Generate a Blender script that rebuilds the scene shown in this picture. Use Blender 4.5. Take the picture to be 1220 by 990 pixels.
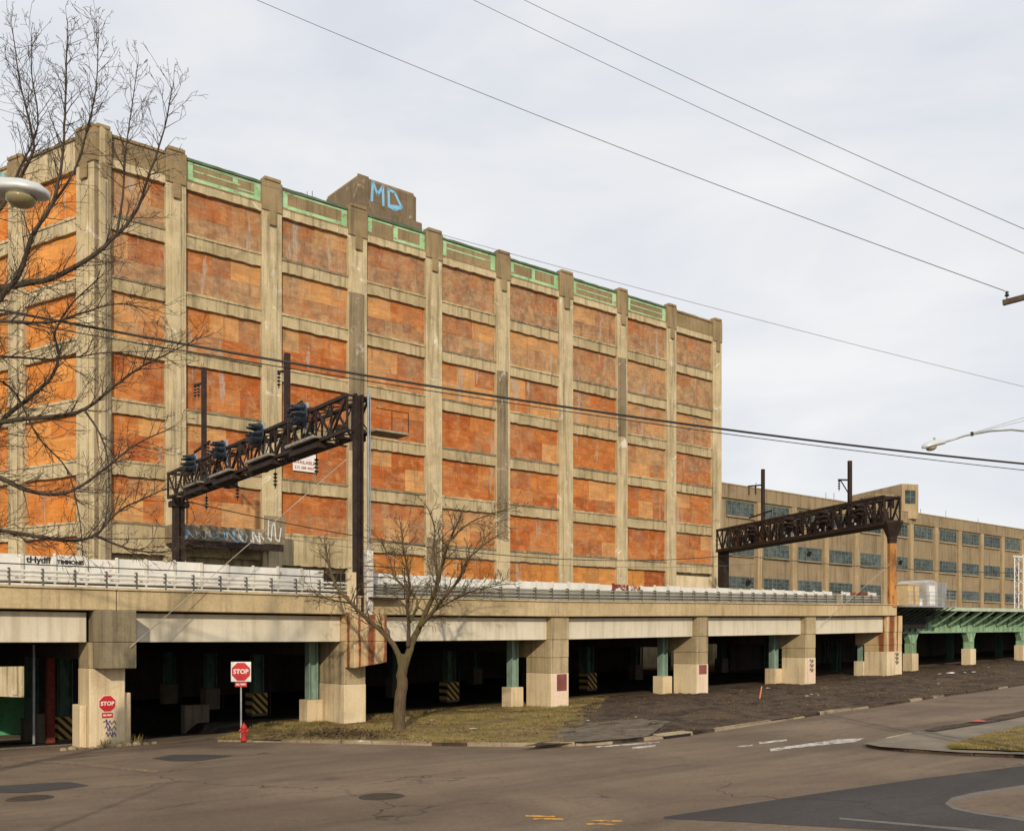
import bpy, bmesh, math, random
from mathutils import Vector, Matrix, noise as mnoise
R = math.radians
random.seed(11)
for o in list(bpy.data.objects): bpy.data.objects.remove(o)
scn = bpy.context.scene
COL = scn.collection
EYE = 4.2; FOC = 1185.0; CXP = 610.0; HYP = 763.0

# ------------------------------------------------------------------ camera
cam = bpy.data.cameras.new('camera'); camo = bpy.data.objects.new('camera', cam); COL.objects.link(camo)
camo.location = (0, 0, EYE); camo.rotation_euler = (R(90), 0, 0)
cam.sensor_fit = 'HORIZONTAL'; cam.sensor_width = 36.0; cam.lens = FOC/1220*36.0
cam.shift_y = (HYP-495)/1220; cam.clip_start = 0.1; cam.clip_end = 5000
scn.camera = camo
scn.render.resolution_x = 1024; scn.render.resolution_y = 830
# ------------------------------------------------------------------ sun and sky
SUNV = Vector((-0.02, 1.127, -0.50)).normalized()
sun = bpy.data.lights.new('sun', 'SUN'); suno = bpy.data.objects.new('sun', sun); COL.objects.link(suno)
sun.energy = 3.0; sun.angle = R(0.9); sun.color = (1.0, 0.86, 0.66)
suno.rotation_euler = SUNV.to_track_quat('-Z', 'Y').to_euler(); suno.location = (0, -40, 40)
w = bpy.data.worlds.new('World'); scn.world = w; w.use_nodes = True
wt = w.node_tree; wt.nodes.clear()
def wn(t): return wt.nodes.new(t)
wo = wn('ShaderNodeOutputWorld'); wb = wn('ShaderNodeBackground'); wb.inputs[1].default_value = 0.1
sk = wn('ShaderNodeTexSky'); sk.sky_type = 'NISHITA'; sk.sun_disc = False
sk.sun_elevation = R(23.9); sk.sun_rotation = R(181)
tc = wn('ShaderNodeTexCoord'); mp = wn('ShaderNodeMapping'); mp.inputs['Scale'].default_value = (1.2, 1.2, 3.6)
nz = wn('ShaderNodeTexNoise'); nz.inputs['Scale'].default_value = 1.9; nz.inputs['Detail'].default_value = 7; nz.inputs['Roughness'].default_value = 0.52
nz.inputs['Distortion'].default_value = 0.35
rp = wn('ShaderNodeValToRGB'); e = rp.color_ramp.elements
e[0].position = 0.33; e[0].color = (7.1, 7.5, 8.25, 1); e[1].position = 0.62; e[1].color = (9.3, 9.3, 9.3, 1)
m1 = e.__class__ and wn('ShaderNodeMix'); m1.data_type = 'RGBA'; m1.inputs[0].default_value = 0.94
wt.links.new(tc.outputs['Generated'], mp.inputs[0]); wt.links.new(mp.outputs[0], nz.inputs['Vector'])
wt.links.new(nz.outputs[0], rp.inputs[0]); wt.links.new(sk.outputs[0], m1.inputs[6]); wt.links.new(rp.outputs[0], m1.inputs[7])
wt.links.new(m1.outputs[2], wb.inputs[0]); wt.links.new(wb.outputs[0], wo.inputs[0])
scn.view_settings.view_transform = 'Standard'; scn.view_settings.look = 'None'
scn.view_settings.exposure = 0.0; scn.view_settings.gamma = 1.0; scn.view_settings.use_curve_mapping = False

# ------------------------------------------------------------------ frame of the street: s along the viaduct, d away from the street
dx = (2073-CXP)/FOC; L_ = math.hypot(dx, 1); UX, UY = dx/L_, 1/L_
ANG = math.atan2(UY, UX)
class Frame:
    def __init__(f, o, a): f.o = Vector(o); f.a = a; f.c = math.cos(a); f.s = math.sin(a)
    def w(f, s, d, z): return Vector((f.o.x+s*f.c-d*f.s, f.o.y+s*f.s+d*f.c, f.o.z+z))
    def inv(f, p): x = p[0]-f.o.x; y = p[1]-f.o.y; return (x*f.c+y*f.s, -x*f.s+y*f.c, p[2]-f.o.z)
ST = Frame((0, 0, 0), ANG); WD = Frame((0, 0, 0), 0)
def W(s, d, z): return ST.w(s, d, z)
def at(x, y, Y): return Vector(((x-CXP)/FOC*Y, Y, EYE+(HYP-y)/FOC*Y))     # a sight line measured on the photograph, at distance Y
def atd(x, y, d):                                                          # ... met with the vertical plane d
    a = (x-CXP)/FOC; b = -a*UY+UX; l = d/b
    return at(x, y, l)
def interp(t, x):
    if x <= t[0][0]: return t[0][1]
    for (a, b), (c, e) in zip(t, t[1:]):
        if x <= c: return b+(e-b)*(x-a)/(c-a)
    (a, b), (c, e) = t[-2:]
    return e+(e-b)/(c-a)*(x-c)
ZV = [(-60, -0.1), (5, -0.02), (12.8, 0), (24.3, .14), (37.5, .40), (49.7, .74), (61.5, 1.02), (73.3, 1.42), (80, 1.6), (90, 1.94), (150, 3.6)]
ZO = [(-60, -0.1), (12.8, -.07), (24.3, -.05), (37.5, .05), (49.7, .27), (61.5, .45), (73.3, .68), (100, 1.0), (150, 1.5)]
def zv(s): return interp(ZV, s)
def zvia(s, h): return EYE+interp(ZO, s)+h
def road_z(s, d):
    z = zv(s)-0.13+0.025*max(0, min(42.2-d, 60))
    lim = 22+min(14, max(0, d-74)*2)
    if s < lim and d > 44: z -= 4.4*min(1, max(0, (d-44)/54))*min(1, (lim-s)/3)
    Y = s*UY+d*UX
    if Y < 13: z += min(1.8, 0.12*(13-Y))
    return z
def road_zw(X, Y): s, d, _ = ST.inv((X, Y, 0)); return road_z(s, d)
def gp(x, y, lift=0.0):
    l = 30.0
    for i in range(60):
        p = at(x, y, l); g = road_zw(p.x, p.y)+lift
        l2 = (EYE-g)/max(1e-4, (y-HYP)/FOC); l += 0.5*(l2-l)
    p = at(x, y, l); p.z = road_zw(p.x, p.y)+lift
    return p

# ------------------------------------------------------------------ materials
def lin(c): return tuple((v/255/12.92 if v/255 <= .04045 else ((v/255+.055)/1.055)**2.4) for v in c)
class NT:
    def __init__(n, name):
        n.m = bpy.data.materials.new(name); n.m.use_nodes = True; n.t = n.m.node_tree
        n.b = n.t.nodes['Principled BSDF']; n.L = n.t.links
    def new(n, t): return n.t.nodes.new(t)
    def pos(n, scale=(1, 1, 1), coord='pos'):
        mp = n.new('ShaderNodeMapping'); mp.vector_type = 'POINT'
        if coord == 'obj': g = n.new('ShaderNodeTexCoord'); n.L.new(g.outputs['Object'], mp.inputs[0]); 
        else:
            g = n.new('ShaderNodeNewGeometry')
            r = n.new('ShaderNodeVectorRotate'); r.rotation_type = 'Z_AXIS'; r.inputs['Angle'].default_value = -ANG
            n.L.new(g.outputs['Position'], r.inputs['Vector']); n.L.new(r.outputs[0], mp.inputs[0])
        mp.inputs['Scale'].default_value = scale
        return mp.outputs[0]
    def noise(n, scale=1, detail=4, rough=.55, vec=None, dist=0):
        t = n.new('ShaderNodeTexNoise'); t.inputs['Scale'].default_value = scale; t.inputs['Detail'].default_value = detail
        t.inputs['Roughness'].default_value = rough; t.inputs['Distortion'].default_value = dist
        n.L.new(vec if vec is not None else n.pos(), t.inputs['Vector']); return t.outputs[0]
    def ramp(n, v, a, b, lo=0.0, hi=1.0):
        t = n.new('ShaderNodeMapRange'); t.inputs[1].default_value = a; t.inputs[2].default_value = b
        t.inputs[3].default_value = lo; t.inputs[4].default_value = hi; t.clamp = True
        n.L.new(v, t.inputs[0]); return t.outputs[0]
    def mix(n, f, a, b, mode='MIX'):
        t = n.new('ShaderNodeMix'); t.data_type = 'RGBA'; t.blend_type = mode
        for i, v in ((0, f), (6, a), (7, b)):
            if isinstance(v, (int, float)): t.inputs[i].default_value = v
            elif isinstance(v, tuple): t.inputs[i].default_value = v if len(v) == 4 else v+(1,)
            else: n.L.new(v, t.inputs[i])
        return t.outputs[2]
    def math(n, op, a, b=0.0):
        t = n.new('ShaderNodeMath'); t.operation = op
        for i, v in ((0, a), (1, b)):
            if isinstance(v, (int, float)): t.inputs[i].default_value = v
            else: n.L.new(v, t.inputs[i])
        return t.outputs[0]
    def bump(n, h, strength=.3, dist=.02):
        t = n.new('ShaderNodeBump'); t.inputs['Strength'].default_value = strength; t.inputs['Distance'].default_value = dist
        n.L.new(h, t.inputs['Height']); n.L.new(t.outputs[0], n.b.inputs['Normal'])
    def done(n, col, rough=.85, metal=0, spec=.3):
        if isinstance(col, tuple): n.b.inputs['Base Color'].default_value = col if len(col) == 4 else col+(1,)
        else: n.L.new(col, n.b.inputs['Base Color'])
        if isinstance(rough, (int, float)): n.b.inputs['Roughness'].default_value = rough
        else: n.L.new(rough, n.b.inputs['Roughness'])
        n.b.inputs['Metallic'].default_value = metal; n.b.inputs['Specular IOR Level'].default_value = spec
        return n.m
def concrete(name, c1, c2, dark, streak=.5, rust=None, rustamt=0.0, blotch=.5, pale=None, coarse=.35, bump=.45, fine=.3):
    n = NT(name)
    a = n.noise(coarse, 6, .6)
    col = n.mix(n.ramp(a, .36, .64), lin(c1), lin(c2))
    if pale is not None:
        q = n.noise(.9, 5, .65, dist=.8); col = n.mix(n.ramp(q, .61, .68, 0, .75), col, lin(pale))
    st = n.noise(1.0, 5, .6, n.pos((2.2, 2.2, .16)))
    col = n.mix(n.math('MULTIPLY', n.ramp(st, .50, .70), streak), col, lin(dark))
    s2 = n.noise(1.0, 5, .7, n.pos((6.5, 6.5, .3)))
    col = n.mix(n.math('MULTIPLY', n.ramp(s2, .54, .76), streak*.8), col, lin(dark))
    bl = n.noise(.55, 7, .7, dist=.5)
    col = n.mix(n.math('MULTIPLY', n.ramp(bl, .55, .72), blotch), col, lin(dark))
    if rust is not None:
        rs = n.noise(1.0, 4, .6, n.pos((3.0, 3.0, .07)))
        col = n.mix(n.ramp(rs, .62-rustamt*.16, .74-rustamt*.14), col, lin(rust))
    f = n.noise(9, 5, .7)
    col = n.mix(1.0, col, n.mix(n.ramp(f, .3, .7), (1-fine*.5,)*3, (1+fine*.4,)*3), 'MULTIPLY')
    n.bump(n.math('ADD', n.noise(14, 4, .7), n.math('MULTIPLY', n.noise(1.5, 4, .7), 1.5)), bump, .03)
    return n.done(col, .92)
def plain(name, c, rough=.6, metal=0, var=.25, dirt=None, dirtamt=.4, scale=1.2, spec=.4, vert=False):
    n = NT(name)
    a = n.noise(scale, 5, .6, n.pos((1, 1, .25)) if vert else None)
    lo = tuple(v*(1-var) for v in lin(c)); hi = tuple(min(1, v*(1+var)) for v in lin(c))
    col = n.mix(n.ramp(a, .35, .65), lo, hi)
    if dirt is not None:
        b = n.noise(scale*2.3, 6, .7, n.pos((1, 1, .3)) if vert else None, dist=.4)
        col = n.mix(n.ramp(b, .5, .66, 0, dirtamt), col, lin(dirt))
    n.bump(n.noise(scale*12, 3, .6), .2, .01)
    return n.done(col, rough, metal, spec)
M = {}
M['fac'] = concrete('factory_concrete', (204, 188, 152), (182, 165, 129), (98, 86, 68), .6, blotch=.36, pale=(230, 222, 204))
M['fac_sill'] = concrete('factory_spandrel_concrete', (196, 179, 142), (168, 151, 115), (84, 72, 54), .65, blotch=.6)
M['fac_top'] = concrete('factory_parapet_concrete', (156, 136, 102), (134, 116, 86), (82, 70, 54), .5, blotch=.4)
M['fac_wet'] = concrete('factory_stained_concrete', (150, 134, 108), (126, 113, 90), (76, 68, 56), .7, blotch=.5, pale=(196, 188, 168))
M['fac_pen'] = concrete('penthouse_concrete', (130, 114, 92), (108, 95, 76), (76, 64, 50), .5, blotch=.4, pale=(178, 158, 132))
M['via'] = concrete('viaduct_fascia_concrete', (200, 180, 142), (178, 158, 120), (116, 98, 72), .5, rust=(150, 92, 44), rustamt=-.35, blotch=.3)
M['pier'] = concrete('pier_concrete', (184, 166, 132), (158, 142, 110), (92, 80, 60), .7, blotch=.4)
M['pier_pale'] = concrete('pier_painted_concrete', (222, 204, 170), (208, 188, 152), (140, 120, 92), .5, blotch=.3, bump=.3, fine=.2)
M['pier_white'] = concrete('pier_white_paint', (228, 206, 182), (220, 196, 168), (172, 146, 116), .3, blotch=.2, bump=.3)
M['pier_rust'] = concrete('pier_rusty_concrete', (206, 182, 140), (186, 158, 118), (110, 80, 54), .5, rust=(116, 56, 26), rustamt=.72, blotch=.2)
M['pier_grey'] = concrete('pier_grey_concrete', (142, 130, 104), (120, 110, 88), (74, 66, 52), .75, blotch=.5)
M['girder'] = concrete('girder_pale_paint', (216, 208, 188), (206, 197, 175), (160, 146, 120), .45, blotch=.25, bump=.06, fine=.1)
M['shade_conc'] = concrete('underside_concrete', (84, 76, 65), (68, 61, 52), (40, 36, 31), .5)  # colour darkened to stand in for the shade under the deck
M['shade_block'] = concrete('shaded_concrete', (126, 114, 96), (104, 94, 79), (56, 50, 43), .6)  # inner pedestals and low walls, deck shade put into the colour
M['back'] = concrete('warehouse_concrete', (158, 140, 110), (142, 124, 97), (92, 77, 57), .7, blotch=.5, coarse=.2)
M['back2'] = concrete('warehouse_pilaster_concrete', (178, 157, 123), (160, 140, 108), (106, 90, 67), .55, blotch=.4)
M['kerb'] = concrete('kerb_stone', (168, 152, 126), (140, 124, 102), (74, 60, 47), .4, blotch=.7)
M['walk'] = concrete('sidewalk_concrete', (132, 122, 106), (112, 102, 88), (72, 62, 50), .1, blotch=.5, coarse=.8)
def rusty(name, bands, dbands=()):
    n = NT(name); sx = n.new('ShaderNodeSeparateXYZ'); n.L.new(n.pos(), sx.inputs[0])
    col = n.mix(n.ramp(n.noise(.8, 6, .6), .36, .64), lin((208, 184, 142)), lin((186, 160, 120)))
    st = n.noise(1.0, 5, .6, n.pos((3, 3, .12))); col = n.mix(n.ramp(st, .48, .7, 0, .55), col, lin((170, 112, 58)))
    wob = n.math('MULTIPLY', n.math('SUBTRACT', n.noise(1.0, 5, .65, n.pos((4, 4, .7))), .5), .38)
    x = n.math('ADD', sx.outputs[0], wob)
    y = n.math('ADD', sx.outputs[1], wob)
    for ax_, c, w_ in [(x, *b) for b in bands]+[(y, *b) for b in dbands]:
        k = n.ramp(n.math('ABSOLUTE', n.math('SUBTRACT', ax_, c)), w_*.55, w_, 1, 0)
        col = n.mix(n.math('MULTIPLY', k, .9), col, n.mix(n.ramp(n.noise(5, 5, .7), .35, .65), lin((92, 40, 20)), lin((140, 72, 34))))
    f = n.noise(9, 5, .7); n.bump(f, .4, .03)
    return n.done(col, .9)
M['rust_a'] = rusty('rust_streaked_concrete', ((24.62, .26), (25.42, .15), (23.98, .07)), ((41.62, .16),))
M['rust_b'] = rusty('rust_streaked_end_pier', ((72.45, .5), (73.3, .12)), ((42.5, .3),))
M['black'] = plain('dark_steel', (44, 34, 29), .7, .2, .4, (82, 50, 34), .6, 2.0)
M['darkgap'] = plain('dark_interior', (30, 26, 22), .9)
M['galv'] = plain('galvanised_steel', (168, 170, 170), .45, .6, .18, (120, 108, 94), .35, 1.5)
M['railpaint'] = plain('pale_rail_paint', (208, 205, 196), .6, 0, .1, (150, 140, 124), .45, 1.6)
M['railgrey'] = plain('grey_rail_paint', (150, 148, 138), .6, .1, .12, (112, 104, 92), .45, 1.6)
M['postgrey'] = plain('dull_grey_steel', (96, 94, 90), .7, .3, .2, (70, 58, 48), .4, 2)
M['platform'] = plain('platform_planks', (150, 140, 118), .8, 0, .25, (84, 70, 54), .5, 2.5)
M['sig'] = plain('signal_blue_grey', (48, 56, 66), .5, .3, .35, (34, 36, 40), .6, 4)
M['lens'] = plain('signal_lens', (196, 200, 196), .2, 0, .1, spec=.6)
M['rustfit'] = plain('rusty_fitting', (98, 66, 46), .8, .1, .3, (60, 40, 30), .6, 4)
M['insul'] = plain('brown_porcelain', (52, 36, 30), .3, 0, .2, spec=.6)
M['rustpole'] = plain('rusty_orange_steel', (178, 124, 68), .8, .1, .3, (92, 50, 28), .85, 1.3, vert=True)
M['green'] = plain('weathered_green_paint', (142, 172, 140), .65, .0, .18, (88, 104, 80), .6, 1.4, vert=True)
M['paleedge'] = plain('pale_green_edge', (176, 190, 166), .7, 0, .12, (120, 130, 108), .5, 1.5)
M['greenshade'] = plain('sooty_shaded_green', (84, 110, 95), .8, 0, .2, (30, 34, 30), .6, 1.4, vert=True)  # sooty green, darkened further for the shade under the deck
M['greencol'] = plain('column_green_paint', (134, 158, 144), .55, .1, .18, (70, 92, 78), .5, 1.6, vert=True)
def patchy(name, c1, c2, c3, k0):
    n = NT(name); a = n.noise(1.4, 6, .75, n.pos((1, 1, 2)), .5); col = n.mix(n.ramp(n.noise(.8, 4), .4, .6), lin(c1), lin(c2))
    col = n.mix(n.ramp(a, k0, k0+.07, 0, .9), col, lin(c3)); n.bump(a, .3, .02); return n.done(col, .85)
M['trim'] = patchy('mint_green_paint', (170, 206, 160), (140, 184, 136), (128, 118, 84), .55)
M['greencap'] = patchy('green_copper_cap', (92, 118, 88), (78, 98, 74), (96, 84, 62), .52)
M['white'] = plain('white_paint', (226, 224, 218), .5, 0, .05, (180, 172, 158), .3, 3)
M['oldwhite'] = plain('dirty_white_paint', (206, 202, 192), .7, 0, .1, (120, 116, 112), .6, 2.2)
M['red'] = plain('sign_red', (186, 30, 30), .45, 0, .12, spec=.5)
M['hyd'] = plain('hydrant_red', (186, 44, 36), .5, 0, .2, (120, 40, 30), .5, 5)
M['maroon'] = plain('maroon_paint', (126, 70, 66), .7)
M['silver'] = plain('silver_shelter_metal', (188, 186, 180), .45, .35, .12, (140, 128, 112), .4, 1.2)
M['tan'] = plain('tan_cabinet_paint', (196, 172, 128), .6, 0, .1, (150, 126, 88), .4, 1.5)
M['blue_spray'] = plain('pale_blue_spray', (128, 186, 222), .7, 0, .12)
M['white_spray'] = plain('white_spray', (206, 214, 218), .7, 0, .12)
M['violet_spray'] = plain('violet_spray', (72, 66, 128), .7, 0, .12)
M['black_spray'] = plain('black_spray', (44, 42, 44), .7, 0, .12)
M['redtext'] = plain('banner_red_ink', (150, 70, 66), .7)
M['wood'] = plain('pole_wood', (92, 74, 58), .85, 0, .25, (56, 46, 36), .6, 3, vert=True)
M['wire'] = plain('cable_rubber', (34, 30, 28), .6)
M['wire_grey'] = plain('wire_grey_metal', (104, 104, 108), .5, .3)
M['guy'] = plain('guy_galvanised', (176, 166, 144), .5, .2)
M['lamp'] = plain('lamp_housing_grey', (196, 200, 200), .45, .2, .08)
M['bowl'] = plain('lamp_bowl', (150, 140, 104), .25, 0, .15, spec=.6)
M['brickred'] = plain('faded_red_paint', (120, 52, 40), .85, 0, .25, (70, 40, 32), .5, 4)
M['greenwall'] = plain('green_hoarding', (92, 170, 128), .7, 0, .15, (60, 110, 84), .4, .8)
M['greenband'] = plain('bright_green_awning', (58, 146, 72), .6, 0, .12)
M['farwall'] = concrete('far_wall', (196, 178, 142), (176, 158, 124), (130, 112, 84), .4)
M['iron'] = plain('cast_iron', (66, 57, 48), .6, .4, .25, (70, 54, 42), .4, 6)
M['litter_w'] = plain('litter_white', (224, 224, 220), .7, 0, .08)
M['orange'] = plain('orange_plastic', (206, 84, 50), .55, 0, .1)
M['stake'] = plain('orange_stake', (208, 128, 84), .7)
M['redlitter'] = plain('red_plastic', (196, 60, 44), .5, 0, .15)
M['frame'] = plain('window_frame_grey', (104, 112, 106), .6, .2, .2)
M['leaf'] = plain('dead_leaves', (120, 82, 48), .9, 0, .35, scale=9)
M['leafdark'] = plain('leaf_mould', (74, 56, 40), .95, 0, .4, scale=7)
M['roofstuff'] = plain('red_roof', (120, 66, 56), .8)
def bark(name, c1, c2, moss):
    n = NT(name); a = n.noise(4, 6, .7, n.pos((3, 3, .7)))
    col = n.mix(n.ramp(a, .35, .65), lin(c1), lin(c2))
    col = n.mix(n.ramp(n.noise(.8, 3), .5, .62, 0, .6), col, lin(moss))
    n.bump(a, .6, .03); return n.done(col, .9)
M['bark'] = bark('bark_mossy', (74, 60, 45), (102, 86, 66), (92, 86, 44))
M['bark_dark'] = bark('bark_dark', (58, 48, 42), (84, 72, 62), (74, 66, 48))
def glass():
    n = NT('grey_window_glass'); v = n.new('ShaderNodeTexBrick')
    n.L.new(n.pos(), v.inputs['Vector'])
    a = n.noise(.9, 3, .6)
    col = n.mix(n.ramp(a, .4, .6), lin((48, 58, 58)), lin((86, 98, 96)))
    oi = n.new('ShaderNodeObjectInfo'); col = n.mix(1.0, col, n.mix(oi.outputs['Random'], (.6, .62, .6), (1.25, 1.2, 1.15)), 'MULTIPLY')
    return n.done(col, n.ramp(n.noise(2.5, 2), .35, .65, .3, .6), 0, .3)
M['glass'] = glass()
def boards():
    n = NT('painted_plywood')
    oi = n.new('ShaderNodeObjectInfo'); sx = n.new('ShaderNodeSeparateXYZ'); n.L.new(n.pos(), sx.inputs[0])
    cx = n.new('ShaderNodeCombineXYZ'); n.L.new(n.math('ADD', sx.outputs[0], sx.outputs[1]), cx.inputs[0]); n.L.new(sx.outputs[2], cx.inputs[1])
    def blocks(wd, ht, off, lo, hi):
        b = n.new('ShaderNodeTexBrick'); n.L.new(cx.outputs[0], b.inputs['Vector']); b.offset = off; b.inputs['Scale'].default_value = 1
        b.inputs['Brick Width'].default_value = wd; b.inputs['Row Height'].default_value = ht; b.inputs['Mortar Size'].default_value = .008; b.inputs['Mortar Smooth'].default_value = .4
        b.inputs['Color1'].default_value = lo+(1,); b.inputs['Color2'].default_value = hi+(1,); b.inputs['Mortar'].default_value = tuple(v*.8 for v in lo)+(1,)
        return b.outputs['Color']
    g = n.noise(1.0, 6, .75, n.pos((.9, .9, 13)))
    g2 = n.noise(1.0, 5, .7, n.pos((9, 9, .8)))
    col = n.mix(n.ramp(g, .3, .7), n.mix(1.0, oi.outputs['Color'], (.76, .71, .66), 'MULTIPLY'), n.mix(1.0, oi.outputs['Color'], (1.16, 1.2, 1.24), 'MULTIPLY'))
    col = n.mix(1.0, col, blocks(1.22, .62, .5, (.86, .84, .82), (1.13, 1.15, 1.18)), 'MULTIPLY')
    col = n.mix(1.0, col, blocks(.62, .16, .37, (.93, .92, .91), (1.07, 1.08, 1.09)), 'MULTIPLY')
    # pale chalky wash where the paint has faded, breaking up into fine grain
    fine = n.noise(11, 5, .75)
    pb = n.math('ADD', n.noise(.9, 6, .7, n.pos((1, 1, 1.5)), .3), n.math('MULTIPLY', n.math('SUBTRACT', fine, .5), .5))
    col = n.mix(n.ramp(pb, .50, .68, 0, .6), col, lin((214, 160, 102)))
    # greyed boards: the amount is carried by each sheet's own colour
    wv = n.math('ADD', n.math('MULTIPLY', n.noise(.7, 6, .7, dist=.3), .8), n.math('MULTIPLY', n.noise(7, 5, .75), .42))
    wv = n.math('SUBTRACT', wv, .66)
    wv = n.ramp(n.math('ADD', wv, n.math('MULTIPLY', oi.outputs['Alpha'], .36)), 0.0, .30, 0, .86)
    gw = n.mix(n.ramp(n.noise(1.3, 6, .7), .36, .62), lin((126, 108, 88)), lin((182, 150, 114)))
    gw = n.mix(1.0, gw, blocks(.62, .16, .37, (.9, .9, .9), (1.1, 1.1, 1.1)), 'MULTIPLY')
    col = n.mix(wv, col, gw)
    # peeled vertical strips and dark runs
    sk = n.noise(1.0, 5, .6, n.pos((.85, .85, .11)))
    sk = n.math('MULTIPLY', n.ramp(sk, .635, .665), n.ramp(n.noise(6, 5, .75), .36, .52))
    col = n.mix(n.math('MULTIPLY', sk, .85), col, lin((172, 160, 146)))
    sd = n.noise(1.0, 5, .65, n.pos((2.2, 2.2, .25)))
    col = n.mix(n.ramp(sd, .56, .74, 0, .5), col, lin((106, 60, 34)))
    col = n.mix(n.ramp(g2, .56, .8, 0, .4), col, lin((120, 84, 58)))
    n.bump(n.math('ADD', g, n.noise(9, 4, .7)), .4, .02)
    return n.done(col, .9, 0, .2)
M['board'] = boards()
def panelmat():
    n = NT('barrier_panel_paint'); oi = n.new('ShaderNodeObjectInfo')
    a = n.noise(1.6, 5, .65, n.pos((1, 1, .4)), .4)
    col = n.mix(n.ramp(a, .35, .65), lin((228, 226, 218)), lin((208, 206, 198)))
    am = n.math('ADD', n.noise(2.2, 6, .7, dist=.6), n.math('MULTIPLY', oi.outputs['Alpha'], .5))
    col = n.mix(n.ramp(am, .74, .84), col, lin((122, 54, 34)))
    return n.done(col, .6, .1)
M['panel'] = panelmat()
M['lowshade'] = plain('grey_shaded_strip', (136, 134, 122), .7, .1, .15, (112, 104, 90), .5, 1.6)
def asphalt(name, c1, c2, c3, crack=True):
    n = NT(name)
    a = n.noise(.16, 6, .6, n.pos((1, 1, 1)), .6)
    col = n.mix(n.ramp(a, .36, .62), lin(c1), lin(c2))
    b = n.noise(.5, 5, .65, n.pos((.35, 1.3, 1)), 1.2)
    col = n.mix(n.ramp(b, .54, .74, 0, .55), col, lin(c3))
    f = n.noise(42, 3, .8)
    f2 = n.noise(7, 4, .75)
    tw = n.noise(1.0, 4, .6, n.pos((.05, .55, 1)), .6); col = n.mix(n.ramp(tw, .5, .68, 0, .45), col, lin(c3))
    ol = n.noise(1.1, 5, .7, dist=.4); col = n.mix(n.ramp(ol, .64, .72, 0, .5), col, lin((58, 51, 45)))
    col = n.mix(1.0, col, n.mix(n.ramp(f, .3, .72), (.52, .52, .52), (1.55, 1.52, 1.46)), 'MULTIPLY')
    col = n.mix(1.0, col, n.mix(n.ramp(f2, .3, .7), (.86, .86, .86), (1.12, 1.12, 1.12)), 'MULTIPLY')
    if crack:
        v = n.new('ShaderNodeTexVoronoi'); v.feature = 'DISTANCE_TO_EDGE'; v.inputs['Scale'].default_value = .16
        wv = n.new('ShaderNodeVectorMath'); wv.operation = 'ADD'
        t = n.new('ShaderNodeTexNoise'); t.inputs['Scale'].default_value = .7; t.inputs['Detail'].default_value = 6
        sc = n.new('ShaderNodeVectorMath'); sc.operation = 'SCALE'; sc.inputs['Scale'].default_value = 2.2
        p = n.pos(); n.L.new(p, t.inputs['Vector']); n.L.new(t.outputs['Color'], sc.inputs[0])
        n.L.new(p, wv.inputs[0]); n.L.new(sc.outputs[0], wv.inputs[1]); n.L.new(wv.outputs[0], v.inputs['Vector'])
        k = n.math('MULTIPLY', n.ramp(v.outputs['Distance'], .002, .008, 1, 0), n.ramp(n.noise(.12, 3), .47, .56))
        col = n.mix(n.math('MULTIPLY', k, .75), col, lin((48, 42, 37)))
    n.bump(n.math('ADD', f, n.math('MULTIPLY', f2, 1.2)), .5, .02)
    return n.done(col, .85, 0, .25)
M['asphalt'] = asphalt('asphalt', (126, 109, 91), (102, 87, 72), (78, 67, 56))
M['asphalt_dark'] = asphalt('dark_patch', (74, 69, 66), (60, 57, 55), (48, 45, 44), True)
M['asphalt_seal'] = asphalt('asphalt_worn_edge', (116, 112, 106), (104, 100, 94), (84, 80, 76), False)
def wornpaint(name, c, keep=.5):
    n = NT(name); k = n.ramp(n.noise(5, 6, .75), keep, keep+.1)
    return n.done(n.mix(k, lin(c), lin((104, 93, 82))), .8)
M['mark_w'] = wornpaint('worn_white_marking', (206, 200, 190), .47)
M['mark_y'] = wornpaint('worn_yellow_marking', (206, 150, 60), .47)
M['mark_faint'] = wornpaint('faded_yellow_marking', (150, 116, 70), .4)
def earth(name, cols, s):
    n = NT(name); a = n.noise(s, 6, .65, dist=.7)
    col = n.mix(n.ramp(a, .38, .62), lin(cols[0]), lin(cols[1]))
    col = n.mix(n.ramp(n.noise(s*2.7, 6, .7), .48, .62, 0, .9), col, lin(cols[2]))
    col = n.mix(n.ramp(n.noise(s*9, 5, .8), .55, .7, 0, .6), col, lin(cols[3]))
    n.bump(n.noise(6, 6, .75), .8, .08); return n.done(col, .95, 0, .15)
M['grass_soil'] = earth('worn_turf', ((140, 122, 80), (112, 98, 60), (86, 68, 48), (100, 94, 54)), .45)
M['walk2'] = earth('dirty_apron', ((122, 112, 97), (104, 94, 81), (84, 73, 61), (70, 60, 50)), .8)
M['dirt'] = earth('dark_dirt', ((74, 61, 51), (94, 79, 64), (48, 40, 35), (112, 96, 76)), .35)
M['shadefloor'] = earth('shaded_floor', ((48, 43, 38), (40, 36, 32), (30, 27, 24), (56, 50, 44)), .5)  # floor colour carries the deep shade below the viaduct
M['gravel'] = earth('ground_behind', ((86, 80, 68), (98, 92, 78), (76, 70, 58), (110, 100, 84)), .3)
def bladesmat():
    n = NT('grass_blades'); a = n.noise(1.2, 4, .6)
    return n.done(n.mix(n.ramp(a, .35, .65), lin((106, 102, 56)), lin((158, 138, 92))), .9, 0, .1)
M['blades'] = bladesmat()
def stripes():
    n = NT('hazard_stripes'); sx = n.new('ShaderNodeSeparateXYZ'); n.L.new(n.pos(), sx.inputs[0])
    v = n.math('FRACT', n.math('MULTIPLY', n.math('ADD', sx.outputs[0], sx.outputs[2]), 2.3))
    k = n.math('GREATER_THAN', v, .5)
    return n.done(n.mix(k, lin((40, 34, 28)), lin((196, 160, 84))), .7)
M['stripes'] = stripes()

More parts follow.
